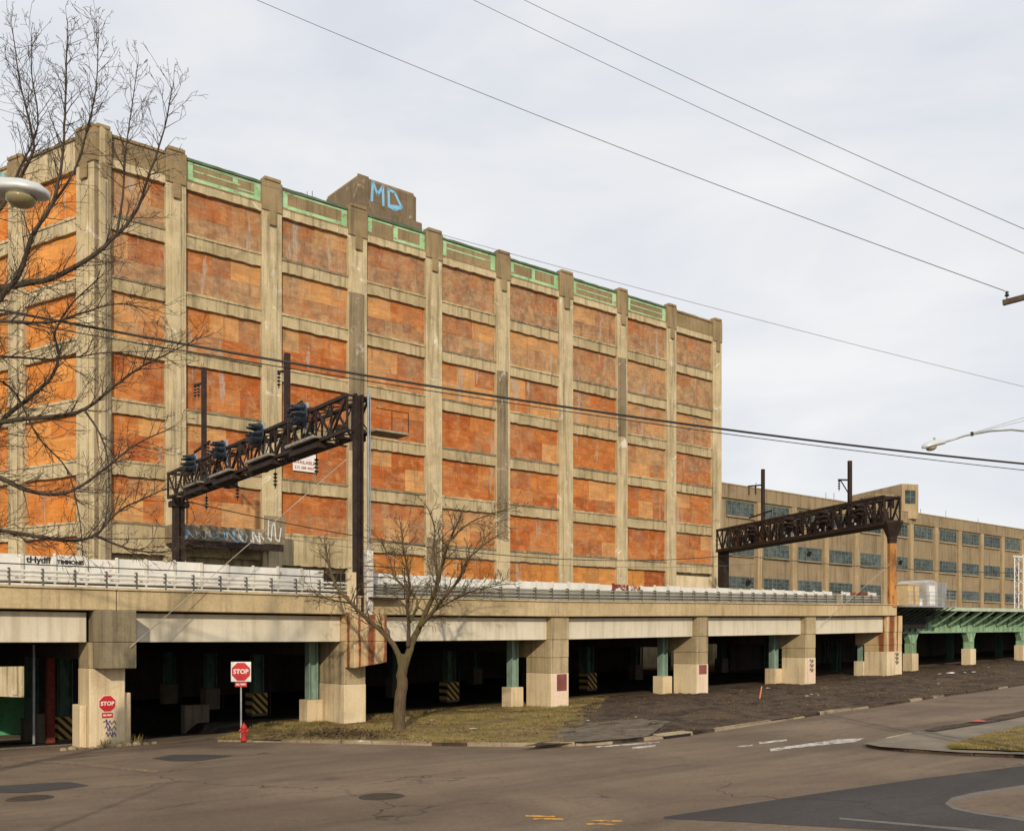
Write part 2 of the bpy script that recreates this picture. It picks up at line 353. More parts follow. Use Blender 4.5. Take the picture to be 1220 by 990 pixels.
# ------------------------------------------------------------------ mesh builder
class MB:
    def __init__(s): s.v = []; s.f = []
    def quadbox(s, pts):       # 8 points: bottom 4 (ccw seen from above), top 4
        b = len(s.v); s.v += [Vector(p) for p in pts]
        s.f += [tuple(b+i for i in q) for q in ((3, 2, 1, 0), (4, 5, 6, 7), (0, 1, 5, 4), (1, 2, 6, 5), (2, 3, 7, 6), (3, 0, 4, 7))]
        return s
    def box(s, s0, s1, d0, d1, z0, z1, fr=ST):
        return s.quadbox([fr.w(s0, d0, z0), fr.w(s1, d0, z0), fr.w(s1, d1, z0), fr.w(s0, d1, z0),
                          fr.w(s0, d0, z1), fr.w(s1, d0, z1), fr.w(s1, d1, z1), fr.w(s0, d1, z1)])
    def slab(s, s0, s1, d0, d1, h0, h1):      # follows the viaduct's grade
        a, b, c, e = zvia(s0, h0), zvia(s1, h0), zvia(s0, h1), zvia(s1, h1)
        return s.quadbox([W(s0, d0, a), W(s1, d0, b), W(s1, d1, b), W(s0, d1, a), W(s0, d0, c), W(s1, d0, e), W(s1, d1, e), W(s0, d1, c)])
    def rough_box(s, s0, s1, d0, d1, z0, z1, fr=ST, n=12, jz0=.05, jz1=.03, jd=.02):   # chipped concrete edges
        rows = []
        for i in range(n+1):
            t = s0+(s1-s0)*i/n
            k0 = z0+random.uniform(-jz0, jz0)*(random.random() < .7); k1 = z1+random.uniform(-jz1, jz1)
            e0 = d0+random.uniform(0, jd); e1 = d0+random.uniform(0, jd)
            rows.append([fr.w(t, e0, k0), fr.w(t, d1, k0), fr.w(t, d1, k1), fr.w(t, e1, k1)])
        b = len(s.v)
        for r in rows: s.v += r
        for i in range(n):
            for j in range(4):
                k = (j+1) % 4
                s.f.append((b+4*i+j, b+4*i+k, b+4*i+4+k, b+4*i+4+j))
        s.f += [(b+3, b+2, b+1, b), tuple(b+4*n+j for j in range(4))]
        return s
    def tube(s, pts, rad, n=6, cap=True):
        pts = [Vector(p) for p in pts]
        if isinstance(rad, (int, float)): rad = [rad]*len(pts)
        b = len(s.v); up0 = None
        for i, p in enumerate(pts):
            t = (pts[min(i+1, len(pts)-1)]-pts[max(i-1, 0)])
            if t.length < 1e-9: t = Vector((0, 0, 1))
            t.normalize()
            ref = up0 if up0 is not None else (Vector((0, 0, 1)) if abs(t.z) < .9 else Vector((1, 0, 0)))
            x = ref.cross(t)
            if x.length < 1e-6: x = t.orthogonal()
            x.normalize(); y = t.cross(x); up0 = y
            for j in range(n):
                a = 2*math.pi*j/n; s.v.append(p+(x*math.cos(a)+y*math.sin(a))*rad[i])
        for i in range(len(pts)-1):
            for j in range(n):
                k = (j+1) % n; s.f.append((b+i*n+j, b+i*n+k, b+i*n+n+k, b+i*n+n+j))
        if cap:
            s.f.append(tuple(b+j for j in reversed(range(n)))); m = b+(len(pts)-1)*n; s.f.append(tuple(m+j for j in range(n)))
        return s
    def bar(s, p, q, wdt, hgt=None, up=(0, 0, 1)):      # square bar between two points
        p = Vector(p); q = Vector(q); t = (q-p).normalized(); hgt = hgt or wdt
        x = Vector(up).cross(t)
        if x.length < 1e-4: x = t.orthogonal()
        x.normalize(); y = t.cross(x); x *= wdt/2; y *= hgt/2
        return s.quadbox([p-x-y, p+x-y, q+x-y, q-x-y, p-x+y, p+x+y, q+x+y, q-x+y])
    def lathe(s, prof, o, ax=(0, 0, 1), n=12):
        o = Vector(o); ax = Vector(ax).normalized(); x = ax.orthogonal().normalized(); y = ax.cross(x); b = len(s.v)
        for h, r in prof:
            for j in range(n):
                a = 2*math.pi*j/n; s.v.append(o+ax*h+(x*math.cos(a)+y*math.sin(a))*r)
        for i in range(len(prof)-1):
            for j in range(n):
                k = (j+1) % n; s.f.append((b+i*n+j, b+i*n+k, b+i*n+n+k, b+i*n+n+j))
        s.f.append(tuple(b+j for j in reversed(range(n)))); m = b+(len(prof)-1)*n; s.f.append(tuple(m+j for j in range(n)))
        return s
    def prism(s, poly, off):      # planar polygon extruded along a vector
        b = len(s.v); n = len(poly); off = Vector(off)
        s.v += [Vector(p) for p in poly]+[Vector(p)+off for p in poly]
        s.f += [tuple(b+i for i in reversed(range(n))), tuple(b+n+i for i in range(n))]
        for i in range(n): k = (i+1) % n; s.f.append((b+i, b+k, b+n+k, b+n+i))
        return s
    def build(s, name, mat, parent=None, bevel=0, smooth=False):
        me = bpy.data.meshes.new(name)
        if parent is not None: inv = Matrix.Translation(parent_loc(parent)) @ Matrix.Rotation(parent_rot(parent), 4, 'Z'); inv = inv.inverted()
        else: inv = Matrix()
        me.from_pydata([inv @ v for v in s.v], [], s.f); me.update()
        if bevel or True:
            bm = bmesh.new(); bm.from_mesh(me)
            if bevel: bmesh.ops.bevel(bm, geom=bm.edges[:], offset=bevel, segments=1, affect='EDGES')
            bmesh.ops.recalc_face_normals(bm, faces=bm.faces[:]); bm.to_mesh(me); bm.free()
        if smooth: me.shade_smooth()
        me.materials.append(M[mat] if isinstance(mat, str) else mat)
        o = bpy.data.objects.new(name, me); COL.objects.link(o)
        if parent is not None:
            o.parent = parent
            if parent.parent is not None and parent.get('_piece'): o.matrix_parent_inverse = parent.matrix_basis.inverted()
        return o
LOC = {}
def root_of(p):
    while p.parent is not None: p = p.parent
    return p
def parent_loc(p): return LOC.get(root_of(p).name, (Vector((0, 0, 0)), 0))[0]
def parent_rot(p): return LOC.get(root_of(p).name, (Vector((0, 0, 0)), 0))[1]
def thing(name, label, cat, base, rot=0, group=None, kind=None):
    o = bpy.data.objects.new(name, None); COL.objects.link(o); o.empty_display_size = .3
    o.location = base; o.rotation_euler = (0, 0, rot)
    LOC[o.name] = (Vector(base), rot)
    return tag(o, label, cat, group, kind)
def tag(o, label=None, cat=None, group=None, kind=None):
    if label: o['label'] = label
    if cat: o['category'] = cat
    if group: o['group'] = group
    if kind: o['kind'] = kind
    return o
def solo(mb, name, mat, label, cat, base, group=None, bevel=0, smooth=False):   # a thing that is one mesh, origin at its base
    base = Vector(base); mb.v = [v-base for v in mb.v]
    o = mb.build(name, mat, None, bevel, smooth); o.location = base
    return tag(o, label, cat, group)
def structure(mb, name, mat, label=None, smooth=False):
    o = mb.build(name, mat, None, 0, smooth); o['kind'] = 'structure'
    if label: o['label'] = label
    return o
# shared unit box for alike pieces
ub = MB().box(0, 1, 0, 1, 0, 1, WD); UNIT = ub.build('unit', 'board'); UM = UNIT.data; bpy.data.objects.remove(UNIT)
UNITS = {}
def piece(name, mat, parent, fr, s0, s1, d0, d1, z0, z1, color=None):
    if mat not in UNITS:
        me = UM.copy(); me.materials.clear(); me.materials.append(M[mat]); UNITS[mat] = me
    o = bpy.data.objects.new(name, UNITS[mat]); COL.objects.link(o); o.parent = parent
    inv = (Matrix.Translation(parent_loc(parent)) @ Matrix.Rotation(parent_rot(parent), 4, 'Z')).inverted()
    o.matrix_basis = inv @ Matrix.Translation(fr.w(s0, d0, z0)) @ Matrix.Rotation(fr.a, 4, 'Z') @ Matrix.Diagonal((s1-s0, d1-d0, z1-z0, 1))
    o['_piece'] = 1
    if color: o.color = color
    return o
def text_mb(txt, size, origin, xdir, zdir, depth=.01, bold=0.0):
    cu = bpy.data.curves.new('t', 'FONT'); cu.body = txt; cu.size = size; cu.align_x = 'CENTER'; cu.align_y = 'CENTER'
    cu.extrude = depth; cu.offset = bold; cu.resolution_u = 3
    ob = bpy.data.objects.new('t', cu); COL.objects.link(ob); bpy.context.view_layer.update()
    me = ob.evaluated_get(bpy.context.evaluated_depsgraph_get()).to_mesh()
    xd = Vector(xdir).normalized(); zd = Vector(zdir).normalized(); nd = xd.cross(zd); origin = Vector(origin)
    mb = MB(); mb.v = [origin+xd*v.co.x+zd*v.co.y+nd*v.co.z for v in me.vertices]; mb.f = [tuple(p.vertices) for p in me.polygons]
    bpy.data.objects.remove(ob); bpy.data.curves.remove(cu)
    return mb
def ribbon(mb, pts, wd, fr, d, th=.012):      # spray-painted stroke lying on a wall face of the frame
    for a, b in zip(pts, pts[1:]):
        p = fr.w(a[0], d, a[1]); q = fr.w(b[0], d, b[1]); t = (q-p).normalized()
        nrm = fr.w(0, 1, 0)-fr.w(0, 0, 0); x = nrm.cross(t).normalized()*wd/2; e = t*wd*.3
        mb.prism([p-x-e, p+x-e, q+x+e, q-x+e], -nrm*th)
    return mb
# ================================================================== GROUND
def lines(a, b, step, far, knots=()):
    out = set(round(a+i*step, 3) for i in range(int((b-a)/step)+1)) | set(far) | set(knots)
    return sorted(out)
SL = lines(-40, 130, 2.0, (-1500, -600, -250, -120, -70, 180, 260, 400, 700, 1500), [k for k, _ in ZV]+[19, 22])
DL = lines(-20, 100, 2.0, (-1500, -600, -250, -120, -60, 140, 200, 300, 600, 1500), (42.2, -17.8, 98))
mb = MB()
for s in SL:
    for d in DL: mb.v.append(W(s, d, road_z(max(-60, min(150, s)), d)))
for i in range(len(SL)-1):
    for j in range(len(DL)-1):
        a = i*len(DL)+j; mb.f.append((a, a+len(DL), a+len(DL)+1, a+1))
street = structure(mb, 'street', 'asphalt', 'wide cracked grey-brown asphalt street')
def resample(pts, step):
    pts = [Vector(p) for p in pts]; out = [pts[0]]; acc = 0
    for a, b in zip(pts, pts[1:]):
        n = max(1, int(round((b-a).length/step)))
        out += [a.lerp(b, k/n) for k in range(1, n+1)]
    return out
def even(pts, n):
    pts = [Vector(p) for p in pts]; ls = [0]
    for a, b in zip(pts, pts[1:]): ls.append(ls[-1]+(b-a).length)
    out = []
    for i in range(n+1):
        t = ls[-1]*i/n; k = 0
        while k < len(ls)-2 and ls[k+1] < t: k += 1
        f = (t-ls[k])/max(1e-6, ls[k+1]-ls[k]); out.append(pts[k].lerp(pts[k+1], min(1, f)))
    return out
def sheet(A, B, n, m, zf):
    A = even(A, n); B = even(B, n); mb = MB()
    for a, b in zip(A, B):
        for j in range(m+1):
            p = a.lerp(b, j/m); p.z = zf(p, j/m); mb.v.append(p)
    for i in range(n):
        for j in range(m):
            k = i*(m+1)+j; mb.f.append((k, k+m+1, k+m+2, k+1))
    return mb
def rz(lift): return lambda p, t: road_zw(p.x, p.y)+lift
def px(*pts): return [gp(x, y) for x, y in pts]
def paint(name, mat, A, B, lift=.005, n=24, m=6, label=None):
    o = sheet(px(*A), px(*B), n, m, rz(lift)).build(name, mat, street)
    if label: o['label'] = label
    return o
# repairs, a dark wedge, seams, markings: thin sheets of other material on the street
paint('dark_patch', 'asphalt_dark', [(790, 973), (900, 956), (1000, 941), (1100, 927), (1220, 912), (1400, 890)],
      [(792, 975), (880, 979), (1000, 986), (1100, 991), (1220, 998), (1400, 1010)], .004, 40, 14, 'dark wedge across the street surface')  # wedge of darker street colour
paint('worn_lobe', 'asphalt_seal', [(1126, 957), (1134, 950), (1160, 944), (1220, 935), (1400, 915)], [(1126, 957.5), (1136, 964), (1165, 970), (1220, 978), (1400, 996)], .008, 30, 10, 'paler rounded asphalt lobe')
paint('asphalt_fill', 'asphalt', [(1134, 957), (1142, 951.5), (1165, 946.5), (1220, 938), (1400, 918)], [(1134, 957.5), (1144, 962.5), (1170, 967.5), (1220, 975), (1400, 992)], .012, 30, 10)
paint('worn_edge', 'asphalt_seal', [(1000, 974), (1060, 979), (1130, 985), (1220, 993)], [(1000, 976), (1060, 981.5), (1130, 988), (1220, 997)], .009, 24, 3)
paint('dark_patch', 'asphalt_dark', [(182, 903), (205, 899), (240, 898.5), (275, 900)], [(182, 903.5), (205, 907), (240, 906), (275, 901)], .006, 14, 5)
paint('dark_patch', 'asphalt_dark', [(0-60, 940), (30, 934), (80, 931), (105, 935)], [(-60, 944), (30, 944.5), (75, 940), (105, 936)], .006, 14, 5)
paint('white_line', 'mark_w', [(-60, 898), (0, 891.2), (60, 887.5), (100, 885)], [(-60, 900), (0, 892.8), (60, 888.6), (100, 886)], .007, 20, 2)
paint('white_line', 'mark_w', [(710, 889), (745, 886.4), (785, 883.4)], [(710, 890.4), (745, 887.8), (786, 884.3)], .007)
paint('white_line', 'mark_w', [(752, 890.2), (781, 887.4)], [(754, 891.8), (782, 889.2)], .007)
paint('white_line', 'mark_w', [(917, 892), (960, 886), (1000, 880.5), (1030, 879.3)], [(918, 895), (960, 889.5), (990, 886.5), (1018, 884)], .007)
paint('white_line', 'mark_w', [(904, 884), (937, 880.6)], [(905, 886), (938, 882.6)], .007)
paint('white_line', 'mark_w', [(878, 889), (896, 887)], [(879, 890), (897, 888.2)], .007)
for a in ((626, 971), (636, 974.2), (706, 976.5), (698, 980.5)):
    paint('yellow_line', 'mark_y', [a, (a[0]+34, a[1]+.4)], [(a[0]-1, a[1]+2.0), (a[0]+36, a[1]+2.3)], .007, 12, 2)
paint('yellow_line', 'mark_faint', [(0, 902), (90, 907), (190, 918)], [(-5, 905), (84, 910.5), (186, 921)], .007)
for x, y, r, lab in ((455, 949, .56, 'round iron manhole cover in a dark collar in the open street'), (36, 951, .55, 'round iron manhole cover in the street facing the stop-sign pier')):
    c = gp(x, y); mbx = MB().lathe([(-.05, r), (.012, r), (.02, r-.03), (.02, r-.10), (.012, r-.11), (.012, .02)], c, (0, 0, 1), 24)
    for k in range(-3, 4): 
        h = math.sqrt(max(0, (r-.14)**2-(k*.12)**2)); mbx.box(c.x-h, c.x+h, c.y+k*.12-.03, c.y+k*.12+.03, c.z+.008, c.z+.022, WD)
    solo(mbx, 'manhole_cover', 'iron', lab, 'manhole cover', c)
# kerb line, verge and pavement
KB = px((258, 883.6), (300, 884), (370, 885), (430, 886), (500, 888), (570, 889), (640, 889.5), (700, 888.3), (745, 885), (790, 880), (835, 874), (900, 864), (989, 849.5), (1060, 840), (1130, 829), (1220, 816), (1340, 800))
KS = resample(KB, .5)
def split(pts, x):      # index where the kerb passes a sight line x
    for i, p in enumerate(pts):
        if CXP+FOC*p.x/p.y > x: return i
    return len(pts)-1
ig = split(KS, 655); 
def mound(lo_s, amp=.07):
    def f(p, t):
        s, d, _ = ST.inv(p); a = road_zw(p.x, p.y)+.12; b = zv(s)+.02
        k = t*t*(3-2*t); n = mnoise.noise(Vector((p.x*.6, p.y*.6, 3.1)))*amp*min(1, t*6)*min(1, (1-t)*5+.2)+.10*math.sin(math.pi*t)*.8
        return a*(1-k)+b*k+n
    return f
verge = structure(sheet(KS[:ig+1], [W(22.6, 47, 0), W(30, 47, 0), W(46.5, 47, 0)], 60, 22, mound(0)), 'verge', 'grass_soil', 'worn grass verge below the viaduct', True)
dirt = structure(sheet(KS[ig:], [W(46.5, 47, 0), W(60, 47, 0), W(125, 47, 0)], 150, 30, mound(0, .16)), 'dirt_pavement', 'dirt', 'dark dirt strip beside the road', True)
for k, v in enumerate(dirt.data.vertices):          # ragged edge where dirt runs out over the grass
    if k < 31:
        q = Vector(v.co); n_ = mnoise.noise(Vector((k*.45, 1.7, 0)))*1.5+mnoise.noise(Vector((k*1.3, 5, 0)))*.8; e_ = Vector((-UX, -UY, 0))
        q = q+e_*(1.0+n_*1.3); q.z = mound(0)(q, k/30)+.03; v.co = q
apr = sheet(px((652, 889), (700, 887.8), (745, 884.6), (772, 881.5)), px((676, 868), (712, 864), (752, 860), (800, 862)), 20, 10, lambda p, t: mound(0)(p, t*.35)+.03)
structure(apr, 'driveway_apron', 'walk2', 'worn concrete driveway apron')
kerb = bpy.data.objects.new('kerb', None); COL.objects.link(kerb); tag(kerb, 'broken pale stone kerb curving along the street', kind='structure'); LOC['kerb'] = (Vector((0, 0, 0)), 0)
def kerb_run(pts, parent, step=3, wd=.2, side=1, drop=None):
    i = 0
    while i < len(pts)-step:
        a, b = pts[i].copy(), pts[i+step].copy(); t = (b-a); t.z = 0; t.normalize(); x = Vector((-t.y, t.x, 0))*wd*side
        a += t*.012; b -= t*.012; h = .13+random.choice((0, 0, 0, -.03, -.05))+random.uniform(-.015, .012); j = Vector((random.uniform(-.02, .02), random.uniform(-.02, .02), 0))
        X = CXP+FOC*a.x/a.y
        if drop and drop[0] < X < drop[1]: h = .10
        za, zb = road_zw(a.x, a.y), road_zw(b.x, b.y); V = lambda p, z: Vector((p.x, p.y, z))+j
        m_ = MB().quadbox([V(a, za-.1), V(b, zb-.1), V(b+x, zb-.1), V(a+x, za-.1), V(a, za+h), V(b, zb+h), V(b+x, zb+h+.01), V(a+x, za+h+.01)])
        m_.build('kerb_stone', 'kerb' if (X < 650 or 755 < X < 1010 or random.random() < .35) and random.random() < .85 else 'dirt', parent, .03)
        i += step
kerb_run(KS, kerb, 3, .2, 1, (660, 765))
# storm drain under the kerb
p0, p1 = gp(792, 880), gp(822, 876.2)
t = (p1-p0).normalized(); x = Vector((-t.y, t.x, 0))
m_ = MB().quadbox([p0-x*.03, p1-x*.03, p1+x*.1, p0+x*.1, p0-x*.03+Vector((0, 0, .1)), p1-x*.03+Vector((0, 0, .1)), p1+x*.1+Vector((0, 0, .1)), p0+x*.1+Vector((0, 0, .1))]); m_.build('drain_opening', 'darkgap', kerb)
m_ = MB().quadbox([q+Vector((0, 0, h)) for h in (.1, .16) for q in (p0-x*.05-t*.1, p1-x*.05+t*.1, p1+x*.5+t*.1, p0+x*.5-t*.1)]); m_.build('drain_slab', 'kerb', kerb, .015)
# corner pavement on the far side of the road
IU = px((1030, 889), (1060, 881.5), (1110, 871), (1165, 861), (1220, 849.5), (1340, 827)); IL = px((1031, 890), (1048, 893.5), (1080, 896), (1140, 900), (1220, 903), (1420, 908))
def isl(h): return lambda p, t: road_zw(p.x, p.y)+h+.03*mnoise.noise(Vector((p.x*.5, p.y*.5, 0)))
corner = structure(sheet(IU, IL, 40, 12, isl(.11)), 'corner_pavement', 'walk', 'worn concrete corner pavement')
gcorner = structure(sheet(px((1128, 893), (1160, 883), (1220, 869), (1340, 845)), px((1133, 897), (1160, 898), (1220, 900.5), (1400, 905)), 30, 8, isl(.15)), 'corner_verge', 'grass_soil', 'patchy grass on the corner pavement', True)
ed = structure(sheet(px((1100, 873.5), (1165, 861.5), (1220, 850), (1340, 828)), px((1112, 875.5), (1170, 866), (1220, 857), (1345, 838)), 30, 5, isl(.14)), 'leaf_strip', 'dirt', 'strip of dirt and leaves along the corner kerb', True)
ck = bpy.data.objects.new('corner_kerb', None); COL.objects.link(ck); tag(ck, 'low stone kerb round the corner pavement', kind='structure'); LOC['corner_kerb'] = (Vector((0, 0, 0)), 0)
kerb_run(resample(IU, .5), ck, 4, .15, -1); kerb_run(resample(IL, .5), ck, 4, .18, 1)

# short grass and dead leaves: nobody could count them
def scatter(name, n, region, mat, h0, h1, leaf=False):
    mb = MB(); me = region.data; vs = [v.co.copy() for v in me.vertices]; fs = [tuple(p.vertices) for p in me.polygons]
    k = 0
    while k < n:
        f = random.choice(fs); a, b, c, e = [vs[i] for i in f]; u, v = random.random(), random.random()
        p = (a*(1-u)+b*u)*(1-v)+(e*(1-u)+c*u)*v
        if ST.inv(p)[1] > 45: k += .3; continue
        nn = mnoise.noise(Vector((p.x*.35, p.y*.35, 7)))
        if leaf and mnoise.noise(Vector((p.x*.5, p.y*.5, 17))) < .05: k += .2; continue
        if not leaf and nn+random.uniform(-.3, .3) < .02: k += .3; continue
        for q in range(1 if leaf else 4):
            g = Vector((random.gauss(0, .05), random.gauss(0, .05), 0)); an = random.uniform(0, 6.28); hh = random.uniform(h0, h1)
            e1 = Vector((math.cos(an), math.sin(an), 0)); b_ = len(mb.v)
            if leaf:
                e2 = Vector((-e1.y, e1.x, random.uniform(-.4, .6)))*hh
                o = p+g+Vector((0, 0, .015)); mb.v += [o-e1*hh, o-e2*.7, o+e1*hh, o+e2*.7+Vector((0, 0, .02))]; mb.f.append((b_, b_+1, b_+2, b_+3))
            else:
                le = Vector((random.gauss(0, .4), random.gauss(0, .4), 1))*hh
                mb.v += [p+g-e1*.008, p+g+e1*.008, p+g+le]; mb.f.append((b_, b_+1, b_+2))
        k += 1
    o = mb.build(name, mat); o['kind'] = 'stuff'; return o
tag(scatter('grass', 9000, verge, 'blades', .05, .16), 'short winter grass on the verge under the bare tree', 'grass')
cl = MB()
while len(cl.v) < 4*3200:
    f = random.choice(dirt.data.polygons); a, b, c, e = [dirt.data.vertices[i].co for i in f.vertices]; p = a.lerp(b, random.random()).lerp(e.lerp(c, random.random()), random.random())
    if ST.inv(p)[1] > 45 or ST.inv(p)[0] > 105 or mnoise.noise(Vector((p.x*.4, p.y*.4, 9)))+random.uniform(-.3, .3) < 0: continue
    r_ = random.uniform(.02, .075); b_ = len(cl.v); an = random.uniform(0, 6.28)
    cl.v += [p+Vector((math.cos(an+q*2.09), math.sin(an+q*2.09), 0))*r_*random.uniform(.7, 1.4)-Vector((0, 0, .01)) for q in range(3)]+[p+Vector((0, 0, r_*random.uniform(.5, 1)))]
    cl.f += [(b_, b_+1, b_+3), (b_+1, b_+2, b_+3), (b_+2, b_, b_+3)]
tag(cl.build('dirt_clods', 'dirt'), 'loose clods scattered over the dark dirt strip', 'dirt', kind='stuff')
tag(scatter('grass', 1500, dirt, 'blades', .03, .09), 'sparse grass tufts along the dark dirt strip', 'grass')
tag(scatter('grass', 2600, gcorner, 'blades', .03, .09), 'short winter grass on the corner pavement', 'grass')
tag(scatter('dead_leaves', 3500, verge, 'leaf', .03, .06, True), 'brown dead leaves drifted over the grass verge', 'leaves')
tag(scatter('dead_leaves', 2500, dirt, 'leaf', .03, .06, True), 'brown dead leaves on the dark dirt strip', 'leaves')

pile = MB(); k_ = 0
while k_ < 1600:
    x_, y_ = random.gauss(405, 34), random.gauss(875, 2.6)
    if y_ > 881: continue
    p = gp(x_, y_, .17); p.z += max(0, .16-.002*abs(x_-405))*random.random(); hh = random.uniform(.04, .09); an = random.uniform(0, 6.28)
    e1 = Vector((math.cos(an), math.sin(an), random.uniform(-.3, .5)))*hh; e2 = Vector((-e1.y, e1.x, random.uniform(-.5, .5)*hh)); b_ = len(pile.v)
    pile.v += [p-e1, p-e2*.6, p+e1, p+e2*.6]; pile.f.append((b_, b_+1, b_+2, b_+3)); k_ += 1
o = pile.build('dead_leaves', 'leafdark'); tag(o, 'dark heap of leaf mould by the kerb in front of the rusty pier', 'leaves', kind='stuff')

# ================================================================== FACTORY
fac = thing('factory_building', 'tall seven-storey concrete factory with orange boarded windows', 'building', W(22, 75.3, -.1), ANG)
FD = 75.3
PIL = [(21.9, 23.14), (27.15, 28.72), (34.98, 36.7), (42.93, 44.76), (50.96, 52.73), (59.12, 60.78), (67.23, 69.08), (75.5, 77.03), (83.28, 84.81), (91.2, 92.72)]
ROW = [(39.0-4.5*i, 39.0-4.5*i-3.4) for i in range(6)]+[(11.95, 10.0)]
ROW[5] = (16.45, 13.05)
LW = Frame(W(21.9, 75.3, 0), math.atan2(-.5193, .8546))      # the oblique side wall: x runs towards the corner, 0 at the corner
LPIL = [(-2.1, 0), (-10.6, -8.75), (-19.2, -17.4)]
# core and back-up walls behind the boards (dark inside face)
core = MB(); back = [W(21.9, 75.3, 0)+0*Vector((1, 0, 0))]
c0 = [W(22.4, 76.1, -.2), W(92.3, 76.1, -.2), W(92.3, 112, -.2)]; lx = LW.w(-40, .8, 0); c0.append(Vector((lx.x, lx.y, -.2)))
core.prism(c0, (0, 0, 41.0)); core.build('core_wall', 'fac_sill', fac)
def pilaster(fr, a, b, mat, top, bay_cap=True, d0=0.0):
    w_ = b-a; mbp = MB()
    mbp.rough_box(a, b, d0, d0+.75, -.2, top-2.75, fr, 1, 0, 0, 0)
    n = 44; mbx = MB()
    o = mbp.build('pilaster', mat, fac, .03)
    s_ = MB()
    s_.box(a+.28*w_, b-.28*w_, d0-.1, d0-.002, 0, top-4.1, fr); s_.build('pilaster_rib', mat, fac, .03)
    c_ = MB()
    c_.box(a-.02, b+.02, d0-.1, d0+.7, top-2.75, top-.3, fr); c_.box(a+.12, b-.12, d0-.16, d0+.7, top-.3, top, fr)
    c_.box(a+.3*w_, b-.3*w_, d0-.2, d0-.1, top-3.9, top-2.75, fr)
    c_.build('pilaster_head', 'fac_top', fac, .05)
for i, (a, b) in enumerate(PIL): pilaster(ST if False else Frame(W(0, FD, 0), ANG), a, b, 'fac_wet' if i in (0,) else 'fac', 41.85)
FF = Frame(W(0, FD, 0), ANG)
for a, b in LPIL: pilaster(LW, a, b, 'fac', 41.85)
# damp stretches of pilaster between certain floors (darker repairs)
for i, z0, z1 in ((3, 25.2, 34.2), (3, 20.6, 25.1), (5, 20.8, 30.2), (5, 14.0, 20.7), (7, 26.0, 34.4), (4, 6, 13.6)):
    a, b = PIL[i]; w_ = b-a; MB().box(a+.02, b-.3, -.03, .2, z0, z1, FF).box(a+.26*w_, b-.26*w_, -.13, -.001, z0, z1, FF).build('pilaster_patch', 'fac_wet', fac)
def sheet_tone(row, col, vert):
    base = random.choice([(182, 104, 50), (172, 94, 44), (192, 118, 60), (166, 90, 44), (184, 110, 56)])
    wthr = {0: .85, 1: .6, 2: .45, 3: .25, 4: .22, 5: .28, 6: .12}[row]
    if row == 1 and col in (0,): wthr = .75
    if row == 1 and col >= 6: wthr = .95
    if row == 2 and col >= 7: wthr = .85
    if row == 3 and col >= 7: wthr = .55
    if row in (5,) and col in (3, 4): wthr = .55
    if row == 0 and col == 0: wthr = .7
    wthr += (.3 if vert == 0 else -.15)*(row < 2)+random.uniform(-.22, .22)
    if row in (1, 2) and random.random() < .35: base = (208, 150, 92)
    if random.random() < .14: base = (204, 150, 94); 
    if row == 6: base = random.choice([(196, 132, 66), (204, 144, 80), (160, 84, 42), (184, 114, 54)])
    return lin(base)+(max(0, min(1, wthr)),)
def window(fr, a, b, z1, z0, row, col, rec=.42, nb=None, tone=None):
    wob = MB().rough_box(a-.06, b+.06, rec+.09, rec+.2, z0-.1, z1+.1, fr, 1, 0, 0, 0)
    win = wob.build('boarded_window', 'darkgap', fac)
    H = z1-z0; cut = z0+H*random.uniform(.4, .62); rows_ = [(z0, cut), (cut, z1)] if row < 6 and nb != 1 else [(z0, z1)]
    for v, (za, zb) in enumerate(rows_):
        n = nb or random.choice((2, 2, 3)); xs = [a+(b-a)*k/n+(random.uniform(-.12, .12)*(b-a)/n*2 if 0 < k < n else 0) for k in range(n+1)]
        for k in range(n):
            o = piece('plywood_sheet', 'board', win, fr, xs[k]+.004, xs[k+1]-.004, rec+random.uniform(-.01, .012), rec+.08, za+.004, zb-.004, tone() if tone else sheet_tone(row, col, v))
    return win
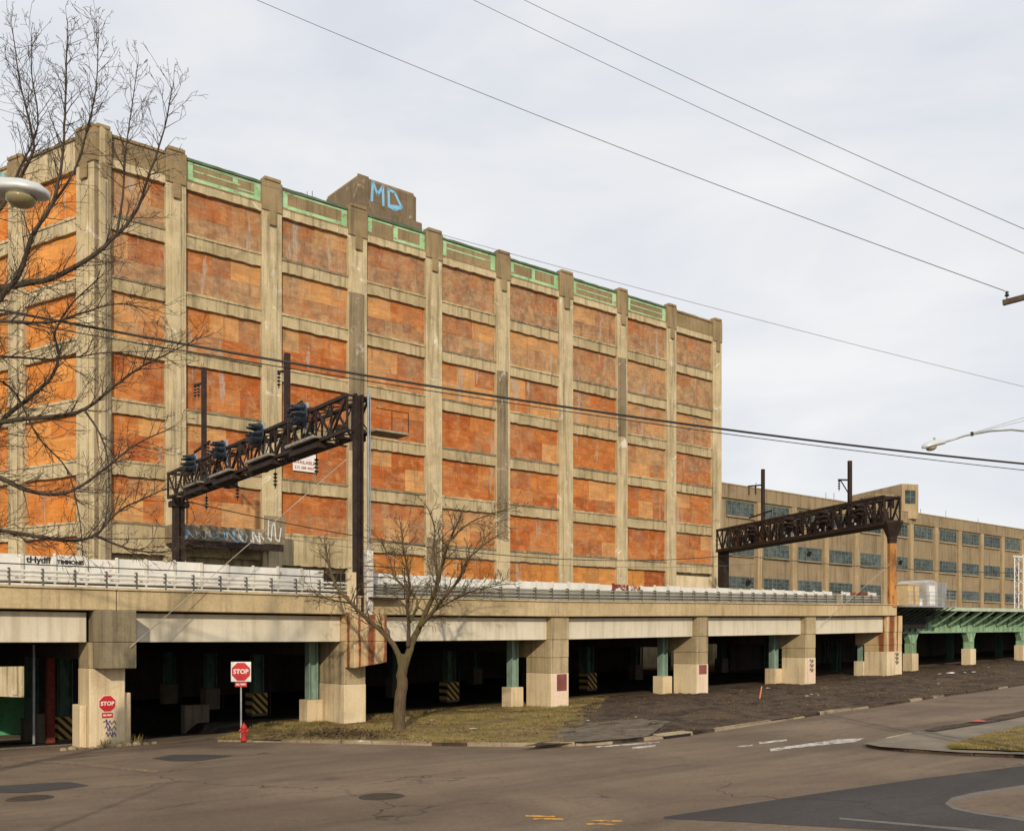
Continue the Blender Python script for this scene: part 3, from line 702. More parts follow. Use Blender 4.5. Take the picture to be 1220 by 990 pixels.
for c in range(9):
    a, b = PIL[c][1], PIL[c+1][0]
    for r, (z1, z0) in enumerate(ROW):
        if r == 6 and c in (0, 1, 2): continue
        if r == 6 and c == 8: continue
        window(FF, a, b, z1, z0, r, c)
    for r in range(6):      # spandrel beams and sills
        zt, zb = ROW[r][1], ROW[r+1][0] if r < 6 else 0
        if r == 5: zb = ROW[6][0]
        if r == 5 and c in (0, 1, 2): zb = 10.7 if c < 2 else 10.4
        sp = MB().rough_box(a, b, .12+random.uniform(0, .03), .6, zb, zt-.18, FF, 16, .045, .0, .03); s0_ = sp.build('spandrel', 'fac_sill', fac)
        MB().rough_box(a, b, .04, .6, zt-.179, zt, FF, 16, .0, .05, .05).build('sill', 'fac_wet' if random.random() < .6 else 'fac_sill', fac)
    # head beam and parapet panel
    MB().rough_box(a, b, .08, .6, 39.0, 39.62, FF, 14, .05, 0, .02).build('head_beam', 'fac', fac)
    MB().box(a, b, .22, .7, 39.62, 41.25, FF).build('parapet_panel', 'fac_top', fac)
    MB().rough_box(a, b, .1, .75, 41.25, 41.45, FF, 10, 0, .03, .02).build('coping', 'greencap' if 1 <= c <= 7 else 'fac_top', fac)
    MB().box(a, b, .06, .2, 39.622, 39.75, FF).build('parapet_ledge', 'fac_top', fac)
    if 1 <= c <= 7:         # mint-green painted borders on the parapet panels, a different pattern in each bay
        a_, b_ = a+.18, b-.18; d0, d1 = .2, .2195; wv = b_-a_; g = lambda x0, x1, z0, z1: MB().box(x0, x1, d0, d1, z0, z1, FF).build('green_border', 'trim', fac)
        g(a_-.12, a_+.42, 39.85 if c not in (3,) else 39.95, 41.2); g(b_-.42, b_+.12, 39.8, 41.2)
        g(a_+.43, b_-.43, 41.03, 41.18)
        if c in (1, 2, 5): g(a_+.43, b_-.43, 39.8, 40.08)
        if c == 1: g(a_+.43, b_-1.6, 40.55, 40.66); g(a_+.62*wv, a_+.62*wv+.42, 40.67, 41.02); g(a_+.62*wv+.43, b_-.43, 40.25, 40.34)
        if c == 3: g(a_+.45*wv, a_+.45*wv+.45, 39.82, 41.02); g(a_+.45*wv+.46, b_-.43, 39.8, 40.06)
        if c == 4: g(a_+.5, b_-.5, 40.5, 40.64)
        if c == 5: g(a_+.45*wv, a_+.45*wv+.4, 40.09, 41.02)
        if c in (6, 7): g(a_+.5, b_-.5, 40.45, 40.56); g(a_+.43, b_-.43, 39.8, 39.95)
MB().box(PIL[8][1], PIL[9][0], .3, .62, 5, 11.6, FF).build('infill_wall', 'pier_pale', fac)
MB().box(PIL[3][1], PIL[9][0], .14, .6, -.2, 9.9, FF).build('ground_floor_wall', 'fac_sill', fac)
# dark loading opening behind the first three bays
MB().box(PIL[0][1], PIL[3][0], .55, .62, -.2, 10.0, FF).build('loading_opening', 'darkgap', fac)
# side wall bays
def side_tone():
    b_ = random.choice([(214, 138, 64), (206, 128, 56), (218, 148, 76), (200, 120, 52)]); return lin(b_)+(random.uniform(0, .25),)
for a, b, nb in ((LPIL[1][1], LPIL[0][0], 2), (LPIL[2][1], LPIL[1][0], 1)):
    for r, (z1, z0) in enumerate(ROW):
        if r == 6: z0 = 8.2
        window(LW, a, b, z1, z0, r, 20, nb=nb, tone=side_tone)
    for r in range(6):
        zt, zb = ROW[r][1], ROW[r+1][0]
        MB().rough_box(a, b, .13, .6, zb, zt-.18, LW, 14, .06, 0, .03).build('spandrel', 'fac', fac)
        MB().rough_box(a, b, .04, .6, zt-.179, zt, LW, 14, 0, .05, .05).build('sill', 'fac', fac)
    MB().rough_box(a, b, .08, .6, 39.0, 39.62, LW, 14, .05, 0, .02).build('head_beam', 'fac', fac)
    MB().box(a, b, .2, .7, 39.62, 41.25, LW).build('parapet_panel', 'fac', fac)
    MB().rough_box(a, b, .08, .75, 41.25, 41.45, LW, 10, 0, .03, .02).build('coping', 'fac_top', fac)
    MB().box(a, b, .14, .6, -.2, 8.1, LW).build('ground_floor_wall', 'fac', fac)
MB().box(-40, -19.2, .1, .7, -.2, 41.2, LW).build('side_wall', 'fac', fac)
MB().box(LPIL[0][1]-.5, .35, .3, .9, -.2, 41.6, LW).build('corner_fill', 'fac', fac)
# penthouse on the roof, tagged MD in pale blue
pen = MB().box(44.9, 51.0, 77.2, 83, 40.8, 45.35).build('penthouse', 'fac_pen', fac, .06)
MB().box(44.5, 51.6, 76.9, 83.4, 40.8, 42.9).build('penthouse_plinth', 'fac_pen', pen, .08)
for q in ((44.85, 46.0, 45.6), (50.0, 51.05, 45.2)): MB().box(q[0], q[1], 77.1, 77.19, 42.95, q[2]).build('penthouse_corner', 'fac_pen', pen, .03)
MB().box(45.0, 50.9, 77.3, 82.9, 45.36, 45.55).build('penthouse_roof', 'fac_top', pen)
PW = Frame(W(0, 77.19, 0), ANG)
gmb = MB()
ribbon(gmb, [(46.28, 43.75), (46.40, 45.2), (46.6, 44.9)], .13, PW, -.013)
ribbon(gmb, [(48.2, 43.6), (49.3, 43.75)], .34, PW, -.013)
ribbon(gmb, [(46.35, 43.6), (46.45, 45.35), (46.95, 44.3), (47.5, 45.2), (47.55, 43.5)], .24, PW, 0)
ribbon(gmb, [(48.1, 45.1), (48.15, 43.55), (48.8, 43.45), (49.5, 43.85), (48.75, 45.0), (48.1, 45.1)], .24, PW, 0)
gmb.build('graffiti_tag', 'blue_spray', pen)
for x, h in ((38.4, 1.6), (38.9, 1.3), (40.9, 1.9), (41.4, 2.1), (41.7, 1.6)):
    MB().tube([W(x, 79, 41), W(x, 79, 41.6+h)], .05, 5).build('roof_rod', 'galv', fac)
# graffitied loading canopy at the foot of the second bay
can = MB().box(27.0, 35.6, 72.9, 75.2, 11.5, 12.9).build('loading_canopy', 'fac_wet', fac, .05)
MB().box(27.0, 35.6, 72.75, 72.88, 11.25, 11.75).build('canopy_beam', 'black', can)
MB().box(34.0, 35.7, 72.7, 72.88, 11.8, 14.0).build('canopy_post', 'fac_wet', can)
CW = Frame(W(0, 72.9, 0), ANG); g1, g2 = MB(), MB(); xx = 27.4
while xx < 33.8:
    ph = random.uniform(0, 6); hgt = random.choice((.22, .3, .42)); pts = [(xx+.07*k+.16*math.cos(k*.75+ph), 12.2+hgt*math.sin(k*.75+ph*.7)+random.uniform(-.04, .04)) for k in range(11)]
    ribbon(g1 if random.random() < .7 else g2, pts, random.choice((.06, .09, .12)), CW, -.002); xx += random.uniform(.5, .85)
CW2 = Frame(W(0, 72.7, 0), ANG)
ribbon(g1, [(34.3, 13.7), (34.25, 12.3), (34.5, 12.0), (34.6, 13.2), (34.8, 13.5), (34.9, 12.2), (35.2, 12.0), (35.35, 13.1)], .09, CW2, -.002)
g1.build('graffiti', 'white_spray', can); g2.build('graffiti', 'blue_spray', can)
# banner
bp = atd(364.5, 550.5, 75.3); bs, bd, bz = ST.inv(bp)
ban = thing('banner', 'white for-lease banner with red lettering hung on an orange boarded window', 'banner', W(bs, 75.6, bz-.7), ANG)
MB().box(bs-1.05, bs+1.05, 75.55, 75.6, bz-.75, bz+.75).build('cloth', 'white', ban)
xd = W(1, 0, 0)-W(0, 0, 0)
text_mb('AVAILABLE', .40, W(bs, 75.545, bz-.02), xd, (0, 0, 1), .004, .008).build('lettering', 'redtext', ban)
text_mb('215 288 4007', .33, W(bs, 75.545, bz-.47), xd, (0, 0, 1), .004, .006).build('lettering', 'redtext', ban)

# ================================================================== LONG WAREHOUSE behind, to the right
BD = 79.0; BF = Frame(W(0, BD, 0), ANG)
bk = thing('warehouse_building', 'long low tan concrete warehouse with rows of grey steel windows', 'building', W(93, BD, -.1), ANG)
MB().box(93.2, 230, .35, 30, -.2, 22.6, BF).build('wall', 'back', bk)
MB().box(93.2, 230, .12, .8, 21.9, 23.6, BF).build('parapet', 'back', bk, .05)
MB().box(93.2, 230, .06, .9, 23.601, 23.75, BF).build('coping', 'back2', bk)
wc = [884, 928, 970, 1009, 1043.5, 1077.5, 1107.5, 1136, 1162, 1186, 1208, 1228]
ctr = []
for x in wc: s_, d_, z_ = ST.inv(atd(x, 640, BD)); ctr.append(s_)
pitch = (ctr[-2]-ctr[0])/10
ctr = [ctr[0]+pitch*i for i in range(14)]
for i, c in enumerate(ctr):
    MB().box(c+pitch/2-.45, c+pitch/2+.45, .02, .34, -.2, 21.88, BF).build('pilaster', 'back2', bk, .03)
    if i in (0, 1, 3, 6): MB().tube([BF.w(c+pitch/2+.75, .2, 3), BF.w(c+pitch/2+.75, .2, 21.5)], .12, 6).build('downpipe', 'back', bk)
    for zc, hh in ((20.75, 1.8), (15.85, 1.75), (11.5, 1.45)):
        hw = pitch*.36
        wi = MB().box(c-hw, c+hw, .25, .34, zc-hh/2, zc+hh/2, BF).build('window', 'glass', bk)
        fm = MB(); nx_ = 6
        for k in range(nx_+1): xk = c-hw+2*hw*k/nx_; fm.box(xk-.05, xk+.05, .2, .248, zc-hh/2, zc+hh/2, BF)
        for k in range(4): zk = zc-hh/2+hh*k/3; fm.box(c-hw, c+hw, .21, .246, zk-.04, zk+.04, BF)
        fm.build('frame', 'frame', wi)
        MB().box(c-hw-.1, c+hw+.1, .12, .345, zc-hh/2-.22, zc-hh/2-.05, BF).build('sill', 'back2', wi)
        if random.random() < .45:
            k = random.randrange(1, nx_-1); x0 = c-hw+2*hw*k/nx_; x1 = x0+2*hw/nx_*1.0
            MB().quadbox([BF.w(x0, .2, zc-.3), BF.w(x1, .2, zc-.3), BF.w(x1, .24, zc-.3), BF.w(x0, .24, zc-.3), BF.w(x0, -.1, zc+.35), BF.w(x1, -.1, zc+.35), BF.w(x1, -.06, zc+.35), BF.w(x0, -.06, zc+.35)]).build('open_sash', random.choice(['frame', 'darkgap']), wi)
# lift house on its roof, set at an angle
pc = at(1075, 700, 150); PF = Frame((pc.x, pc.y, 0), math.atan2(.276, .961))
ph = MB().box(0, 2.9, 0, 13, 22.6, EYE+(HYP-576)/FOC*150, PF).build('lift_house', 'back2', bk, .05)
MB().box(.5, 2.3, -.03, .2, 24.9, 26.9, PF).build('window', 'glass', ph)
MB().box(1.35, 1.45, -.06, -.031, 24.9, 26.9, PF).box(.5, 2.3, -.06, -.031, 25.85, 25.95, PF).build('mullion', 'frame', ph)
MB().box(-3.6, -.02, 1.5, 5.5, 22.6, 26.4, PF).build('roof_box', 'back', ph, .05)
MB().box(-3.2, -1.8, 1.46, 1.52, 24.2, 25.9, PF).box(-1.5, -.3, 1.46, 1.52, 24.0, 26.0, PF).build('dark_window', 'darkgap', ph)
MB().box(-5.5, -3.7, 2.5, 8, 22.6, 25.4, PF).build('red_roof_box', 'roofstuff', ph, .05)
MB().box(172, 200, 12, 22, 22.6, 25.4, BF).build('monitor_roof', 'roofstuff', bk, .1)
for x in (108, 109.5, 124, 126, 141, 150, 158, 169): MB().tube([BF.w(x, 3, 22.6), BF.w(x, 3, 24.6+random.random())], .045, 4).build('roof_rod', 'galv', bk)
# ================================================================== CONCRETE VIADUCT
via = thing('concrete_viaduct', 'concrete railway viaduct with pale girders and piers along the street', 'viaduct', W(12.8, 42.2, 0), ANG)
PIER = [(.3, 1.7, 2.0), (12.04, 13.45, 1.6), (23.7, 24.9, 3.2), (36.85, 38.19, 2.2), (49.25, 50.36, 2.0), (60.95, 62.24, 2.0), (71.8, 74.0, 2.0)]
def vpart(name, mat, s0, s1, d0, d1, h0, h1, bevel=.03, parent=None): return MB().slab(s0, s1, d0, d1, h0, h1).build(name, mat, parent or via, bevel)
for i, (a, b, dep) in enumerate(PIER):
    g = zv((a+b)/2)-.5-(EYE+interp(ZO, (a+b)/2)); paint_h = zv((a+b)/2)+1.95-(EYE+interp(ZO, (a+b)/2))
    up = {1: 'pier_grey', 2: 'rust_a', 6: 'rust_b'}.get(i, 'pier')
    d0 = 42.0; low = 'pier_pale'
    if i == 1: paint_h = -1.07
    p = vpart('pier', low, a, b, d0, d0+dep, g, paint_h)
    if i in (1, 2):
        vpart('pier_shaft', 'pier', a+.02, b-.02, d0+.02, d0+dep, paint_h+.006, -.004, .02, p)
        # bracketed mast block standing proud of the girders
        e0, e1 = (a+.12, b+.15) if i == 1 else (a, b+.6)
        MB().slab(e0, e1, 41.05, d0+dep, .002, 1.285).build('mast_block', up, p, .03)
        q = MB(); zl = lambda s, h: zvia(s, h)
        if i == 1: q.slab(e0, e1, 41.05, 42.018, -1.06, -.006)
        else: q.quadbox([W(e0, 41.05, zl(e0, -1.25)), W(e1, 41.05, zl(e1, -1.0)), W(e1, 42.01, zl(e1, -1.0)), W(e0, 42.01, zl(e0, -1.25)), W(e0, 41.05, zl(e0, -.006)), W(e1, 41.05, zl(e1, -.006)), W(e1, 42.01, zl(e1, -.006)), W(e0, 42.01, zl(e0, -.006))])
        q.build('mast_bracket', up, p, .03)
    else:
        vpart('pier_shaft', up, a+.015, b-.015, d0+.015, d0+dep, paint_h+.006, -1.02, .02, p)
        vpart('pier_shaft', up, a, b, d0, d0+dep+.8, -1.012, -.004, .03, p)
        vpart('pier_head', up, a, b, d0-.03, d0+dep, .002, 1.285, .03, p)
    if i >= 3 and i < 6:
        MB().slab(a+.06, b-.04, d0-.006, d0+.01, g+.6, paint_h-.05).build('painted_face', 'pier_white', p)
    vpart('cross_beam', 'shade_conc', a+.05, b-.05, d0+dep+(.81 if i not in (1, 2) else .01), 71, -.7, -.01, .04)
    if i in (3, 4): 
        zz = zv(b)+1.05-(EYE+interp(ZO, b)); MB().slab(b-.92, b-.18, d0-.016, d0-.007, zz-.1 if i == 3 else zz+.25, zz+.85 if i == 3 else zz+.85).build('maroon_square', 'maroon', p)
# small base ledges of the first pier
vpart('pier_ledge', 'pier_pale', 11.75, 12.03, 42.3, 43.4, -4.6, -2.55); vpart('pier_ledge', 'pier_pale', 13.46, 13.75, 42.2, 43.2, -4.6, -2.1)
for (a0, b0, _), (a1, b1, _) in zip(PIER, PIER[1:]):
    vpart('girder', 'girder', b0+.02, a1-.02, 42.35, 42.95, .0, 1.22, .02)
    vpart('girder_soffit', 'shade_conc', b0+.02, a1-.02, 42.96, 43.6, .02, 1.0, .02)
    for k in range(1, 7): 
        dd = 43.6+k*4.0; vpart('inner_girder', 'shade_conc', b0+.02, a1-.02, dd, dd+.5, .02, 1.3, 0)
vpart('girder', 'girder', -40, .28, 42.35, 42.95, .0, 1.22, .02)
joints = [-40, .9, 13.05, 24.2, 37.6, 49.9, 61.7, 72.9]
for a, b in zip(joints, joints[1:]):
    vpart('fascia', 'via', a+.015, b-.015, 41.8, 42.9, 1.30, 2.12, .03); vpart('coping', 'via', a+.012, b-.012, 41.72, 42.9, 2.123, 2.2, .015)
vpart('deck', 'shade_conc', -40, 74.5, 42.91, 71.5, 1.35, 2.1, 0)
# white barrier panels with upright ribs, some rusted through or missing
n = 0; s = 1.2
rusty = {}
while s < 71.6:
    hp = interp([(0, 1.36), (24, 1.22), (38, 1.05), (72, .86)], s); wd = 1.22
    if 22.4 < s < 25.0: s += wd; continue
    al = random.random()**3*.35
    if abs(s-12.2) < .4: al = .42
    if abs(s-10.4) < 1.2: al = .12
    if 40 < s < 44: al = random.choice([.35, .6, .15])
    if 34 < s < 40: al = .18
    if random.random() < .06 and s > 30: al = .8
    miss = s > 44 and (abs(s-66.4) < .62)
    if not miss:
        hh = hp+random.uniform(-.05, .05); h0 = 2.21
        za = zvia(s+wd/2, h0)
        pn = piece('barrier_panel', 'panel', via, ST, s+.03, s+wd-.03, 43.0, 43.04, za, za+hh, (1, 1, 1, min(1, al)))
        MB().box(s-.05, s+.05, 42.9, 43.02, za, za+hh+.05).build('panel_rib', 'railpaint' if al < .5 else 'brickred', pn)
    if not miss and s > 24: piece('shaded_strip', 'lowshade', via, ST, s, s+wd-.01, 42.84, 42.88, za-.005, za+.62)  # strip over the panels' lower half, grey with the rails' shadow painted in
    s += wd
for h in (2.27, 2.45, 2.63, 2.81):
    pts = [W(x, 42.35, zvia(x, h)) for x in (-5, 0, 5, 12.8, 18, 24.2)]; MB().tube(pts, .055, 6).build('guard_rail', 'railpaint', via)
    pts = [W(x, 42.35, zvia(x, h)) for x in (24.6, 30, 37.5, 43, 49.7, 55, 61.5, 68, 71.8)]; MB().tube(pts, .05, 6).build('guard_rail', 'railgrey', via)
MB().tube([W(x, 42.5, zvia(x, 3.08)) for x in (-5, 5, 12.8, 23.6)], .025, 5).build('hand_wire', 'black', via)
for k in range(59):
    s = .6+k*1.22
    if abs(s-24.4) > .9: MB().box(s-.03, s+.03, 42.28, 42.5, zvia(s, 2.2), zvia(s, 2.92)).build('rail_post', 'postgrey', via)
# scrawled names on two panels
PNL = Frame(W(0, 42.99, 0), ANG)
for txt, sx, sz in (('tHydff', 10.36, 3.3), ('TIMMONIS', 11.58, 3.26)):
    text_mb(txt,   .36 if sx < 11 else .22, PNL.w(sx, -.0, zvia(sx, sz)), xd, (0, 0, 1), .004, .012).build('scrawl', 'black_spray', via)
# steel columns on concrete pedestals behind the piers, the second row with hazard stripes
def hcol(parent, s, d, z0, z1, mat='greencol', w_=.3):
    c = MB().box(s-w_, s-w_+.05, d-w_, d+w_, z0, z1).box(s+w_-.05, s+w_, d-w_, d+w_, z0, z1).box(s-w_+.05, s+w_-.05, d-.04, d+.04, z0, z1)
    return c.build('steel_column', mat, parent)
for i, (a, b, dep) in enumerate(PIER[1:], 1):
    c = (a+b)/2-.3
    for j, d in enumerate((44.45, 52.4, 59, 66)):
        if i == 1 and j in (0, 3): continue
        c = (13.85 if i == 1 else (a+b)/2-.3) if j else {2: 23.25, 3: 36.05, 4: 48.7, 5: 60.6, 6: 72.2}[i]
        z0 = road_z(c, d)-.2; ped = z0+1.5
        col = hcol(via, c, d, ped, zvia(c, -.7 if j else 0), 'greencol' if j == 0 else 'greenshade', .24 if j == 0 else .3)
        pd = MB().box(c-.45, c+.45, d-.45, d+.45, z0, ped-.003).build('pedestal', 'pier_pale' if j == 0 else 'shade_block', col, .03)
        if j == 1:
            MB().box(c-.44, c+.44, d-.475, d-.452, z0+.35, ped-.05).box(c-.475, c-.452, d-.44, d+.44, z0+.35, ped-.05).build('stripe_plate', 'stripes', pd)
        if j >= 1 and i > 1: MB().tube([W(c+.8, d, z0), W(c+.8, d, zvia(c, -.5))], .07, 6).build('drain_pipe', 'black', col)
# closing wall at the back of the arches
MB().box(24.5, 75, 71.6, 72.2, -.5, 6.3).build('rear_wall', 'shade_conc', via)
MB().box(-40, 11.5, 71.6, 72.2, -3, 6.3).build('rear_wall', 'shade_conc', via)  # unseen stretch, added to darken the space under the deck
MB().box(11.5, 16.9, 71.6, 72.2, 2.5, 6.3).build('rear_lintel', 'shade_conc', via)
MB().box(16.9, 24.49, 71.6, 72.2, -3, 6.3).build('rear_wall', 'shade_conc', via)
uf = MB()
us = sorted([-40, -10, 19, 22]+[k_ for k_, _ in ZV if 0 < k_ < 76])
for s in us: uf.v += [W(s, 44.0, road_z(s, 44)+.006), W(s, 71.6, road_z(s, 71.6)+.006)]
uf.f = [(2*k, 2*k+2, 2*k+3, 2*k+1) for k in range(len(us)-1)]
structure(uf, 'underpass_floor', 'shadefloor', 'floor under the viaduct, darkened to show its shade')
# tall red post and low walls under the deck by the first pier
MB().box(12.55, 12.9, 50.5, 50.9, -1, 3.9).build('red_post', 'brickred', via); MB().box(12.6, 13.3, 52.6, 52.9, -1, .6).build('low_wall', 'shade_block', via, .03)
MB().tube([W(11.9, 50.2, -1), W(11.9, 50.2, 4)], .07, 6).build('drain_pipe', 'galv', via)
MB().box(19.0, 20.3, 50, 50.6, -.8, .9).build('low_wall', 'shade_block', via, .03)
# stray rubble kerb round the first pier
for k in range(11):
    p = W(10.9+k*.36, 41.55+random.uniform(-.1, .12), 0); p.z = road_zw(p.x, p.y); r = random.uniform(.10, .2)
    solo(MB().lathe([(-.03, r*.9), (r*.35, r), (r*.7, r*.55)], p, (random.uniform(-.3, .3), random.uniform(-.3, .3), 1), 6), 'concrete_chunk', 'kerb', 'broken chunk of concrete at the foot of the stop-sign pier', 'rubble', p, 'rubble round the stop-sign pier')

# ================================================================== GREEN STEEL VIADUCT beyond
gv = thing('steel_viaduct', 'pale green steel railway viaduct with slanted brackets continuing the concrete one', 'viaduct', W(74, 44.5, 1.5), ANG)
vp = lambda name, mat, s0, s1, d0, d1, h0, h1, par=gv: MB().slab(s0, s1, d0, d1, h0, h1).build(name, mat, par)
GS = [74.3, 80.2, 90.4, 101, 112, 123, 134, 160, 190, 220]
for a, b in zip(GS, GS[1:]):
    gd = vp('girder', 'green', a+.01, b-.01, 44.6, 44.9, -.05, 1.35); vp('girder_flange', 'green', a+.01, b-.01, 44.4, 45.1, -.13, -.052, gd)
    k = a+.4
    while k < b: vp('stiffener', 'green', k, k+.06, 44.42, 44.598, -.05, 1.35, gd); k += 1.0
    vp('deck_edge', 'paleedge', a+.01, b-.01, 42.5, 42.75, 1.75, 2.05) if a > 79 else None
    vp('deck_slab', 'shade_conc', a+.01, b-.01, 42.76, 72, 1.80, 2.02)
k = 81.6
while k < 160:
    MB().bar(W(k, 44.5, zvia(k, .55)), W(k, 42.7, zvia(k, 1.78)), .2, .34).build('bracket', 'green', gv); k += 2.3
for c in GS[1:-1]:
    z0 = zv(c)-.2; ped = z0+1.7
    col = hcol(gv, c, 44.75, ped, zvia(c, -.14), 'green', .34); MB().box(c-.5, c+.5, 44.3, 45.2, z0, ped-.003).build('pedestal', 'pier_pale', col, .03)
    MB().quadbox([W(c-.36, 44.5, zvia(c, -1.0)), W(c+.36, 44.5, zvia(c, -1.0)), W(c+.36, 45, zvia(c, -1)), W(c-.36, 45, zvia(c, -1)), W(c-.9, 44.5, zvia(c, -.15)), W(c+.9, 44.5, zvia(c, -.15)), W(c+.9, 45, zvia(c, -.15)), W(c-.9, 45, zvia(c, -.15))]).build('column_head', 'green', col)
    for d in (52, 60): hcol(gv, c, d, zv(c)-.3, zvia(c, -.1), 'greenshade', .3)
MB().box(75.02, 225, 60, 60.5, -.5, 6.9).build('rear_wall', 'shade_conc', gv)
# walkway with equipment shelter
wk = vp('walkway', 'galv', 73.2, 81.3, 41.2, 43.4, 1.98, 2.08)
for k in range(9):
    s = 74.0+k*.9; MB().bar(W(s, 44.4, zvia(s, .5)), W(s, 41.4, zvia(s, 1.97)), .06).build('walkway_brace', 'greenshade', wk)
for k in range(8): s = 73.6+k*1.08; MB().tube([W(s, 41.25, zvia(s, 2.08)), W(s, 41.25, zvia(s, 3.2))], .02, 5).build('fence_post', 'galv', wk)
for h in (2.5, 2.85, 3.2): MB().tube([W(73.6, 41.25, zvia(73.6, h)), W(81.2, 41.25, zvia(81.2, h))], .018, 5).build('fence_rail', 'galv', wk)
vp('shade_sheet', 'darkgap', 74.4, 80.6, 43.6, 43.7, .25, 1.9)  # dark sheet standing in for the shade under the walkway
sh = thing('equipment_shelter', 'silver ribbed equipment shelter with rounded roof on the walkway', 'shelter', W(77.4, 42.2, zvia(77.4, 2.09)), ANG)
z0 = zvia(77.4, 2.085); arch = [(77.2, z0), (79.0, z0), (79.0, z0+1.75)]+[(78.1+.9*math.cos(a), z0+1.75+.42*math.sin(a)) for a in [math.pi*k/8 for k in range(1, 8)]]+[(77.2, z0+1.75)]
MB().prism([W(x, 41.7, z) for x, z in arch], W(0, 2.6, 0)-W(0, 0, 0)).build('body', 'silver', sh)
MB().box(79.02, 80.6, 41.8, 43.6, z0, z0+2.0).build('annex', 'silver', sh)
for k in range(7): MB().box(79.1+k*.23, 79.17+k*.23, 41.74, 41.798, z0, z0+1.98).build('rib', 'galv', sh)
MB().box(77.6, 78.5, 41.66, 41.698, z0+.1, z0+1.7).build('door', 'white', sh)
tb = thing('equipment_cabinet', 'plain tan metal cabinet beside the silver shelter', 'cabinet', W(75.6, 42.2, z0), ANG)
MB().box(74.6, 76.3, 41.8, 43, z0, z0+1.65).build('body', 'tan', tb, .03); MB().box(74.55, 76.35, 41.75, 43.05, z0+1.653, z0+1.72).build('lid', 'tan', tb); MB().box(75.42, 75.46, 41.77, 41.798, z0+.1, z0+1.6).build('door_seam', 'black', tb)
sb = solo(MB().box(76.55, 77.05, 41.9, 42.3, z0, z0+.55).box(76.5, 77.1, 41.85, 42.35, z0+.551, z0+.6), 'junction_box', 'white', 'small white junction box between the tan cabinet and the shelter', 'box', W(76.8, 42.1, z0), bevel=.01)
# white lattice mast at the far end
MS = ST.inv(atd(1218, 690, 46))[0]-.2
lm = thing('lattice_mast', 'white lattice mast on the green steel viaduct', 'mast', W(MS, 46, zvia(96, 2.03)), ANG)
lz = zvia(96, 2.03)
lc = [W(MS-.4+i*.9, 45.6+j*.9, 0) for i, j in ((0, 0), (1, 0), (1, 1), (0, 1))]
for c in lc: MB().tube([c+Vector((0, 0, lz)), c+Vector((0, 0, lz+5.6))], .06, 5).build('leg', 'white', lm)
lb = MB()
for k in range(6):
    for a, b in zip(lc, lc[1:]+lc[:1]):
        lb.bar(a+Vector((0, 0, lz+k*1.1+.1)), b+Vector((0, 0, lz+k*1.1+(1.1 if k < 5 else .1))), .04); 
lb.build('bracing', 'white', lm)
MB().bar(W(MS-.6, 45.6, lz+5.6), W(MS+5, 45.6, lz+5.6), .16).bar(W(MS-.6, 46.5, lz+5.6), W(MS+5, 46.5, lz+5.6), .16).build('arm', 'white', lm)

# ================================================================== SIGNAL GANTRIES
def signal(parent, o, ax, mat='sig', vis=True):
    ax = Vector(ax).normalized(); up = Vector((0, 0, 1)); x = ax.cross(up).normalized(); o = Vector(o)
    h = MB().lathe([(-.04, .60), (.0, .66), (.05, .60)], o, ax, 14).build('signal_head', mat if vis else 'black', parent)
    v, l = MB(), MB()
    for k in range(9):
        c = o+ax*.05+((x*math.cos(k*math.pi/4)+up*math.sin(k*math.pi/4))*.47 if k < 8 else Vector((0, 0, 0)))
        v.tube([c, c+ax*.55+up*random.uniform(-.08, .10)+x*random.uniform(-.05, .05)], [.13, .07], 6); l.lathe([(0, .08), (.01, .08)], c+ax*.0, ax, 7)
    v.build('lamp_hood', mat, h)
    if not vis: l.build('lamp_lens', 'lens', h)
    return h
def insulator(parent, p, n=4, r=.12):
    prof = []
    for k in range(n): prof += [(-.2*k-.02, r*.35), (-.2*k-.08, r), (-.2*k-.14, r*.35)]
    m_ = MB().lathe([(0, .03)]+prof+[(-.2*n-.1, .03)], p, (0, 0, 1), 7); m_.build('insulator', 'insul', parent)
def catpole(parent, p, h, arms, rot):
    m_ = MB().bar(p, p+Vector((0, 0, h)), .30, .24, up=rot); pole = m_.build('catenary_pole', 'black', parent)
    for zz, e0, e1, brace, ins in arms:
        a, b = p+Vector(rot)*e0+Vector((0, 0, zz)), p+Vector(rot)*e1+Vector((0, 0, zz+.25)); arm = MB().bar(a, b, .13)
        if brace: arm.bar(p+Vector((0, 0, zz-1.3)), b-Vector(rot)*.2*(1 if e1 > 0 else -1), .07)
        arm.build('arm', 'black', pole)
        for q in ins: insulator(pole, a.lerp(b, q)-Vector((0, 0, .05)), 4, .13)
    return pole
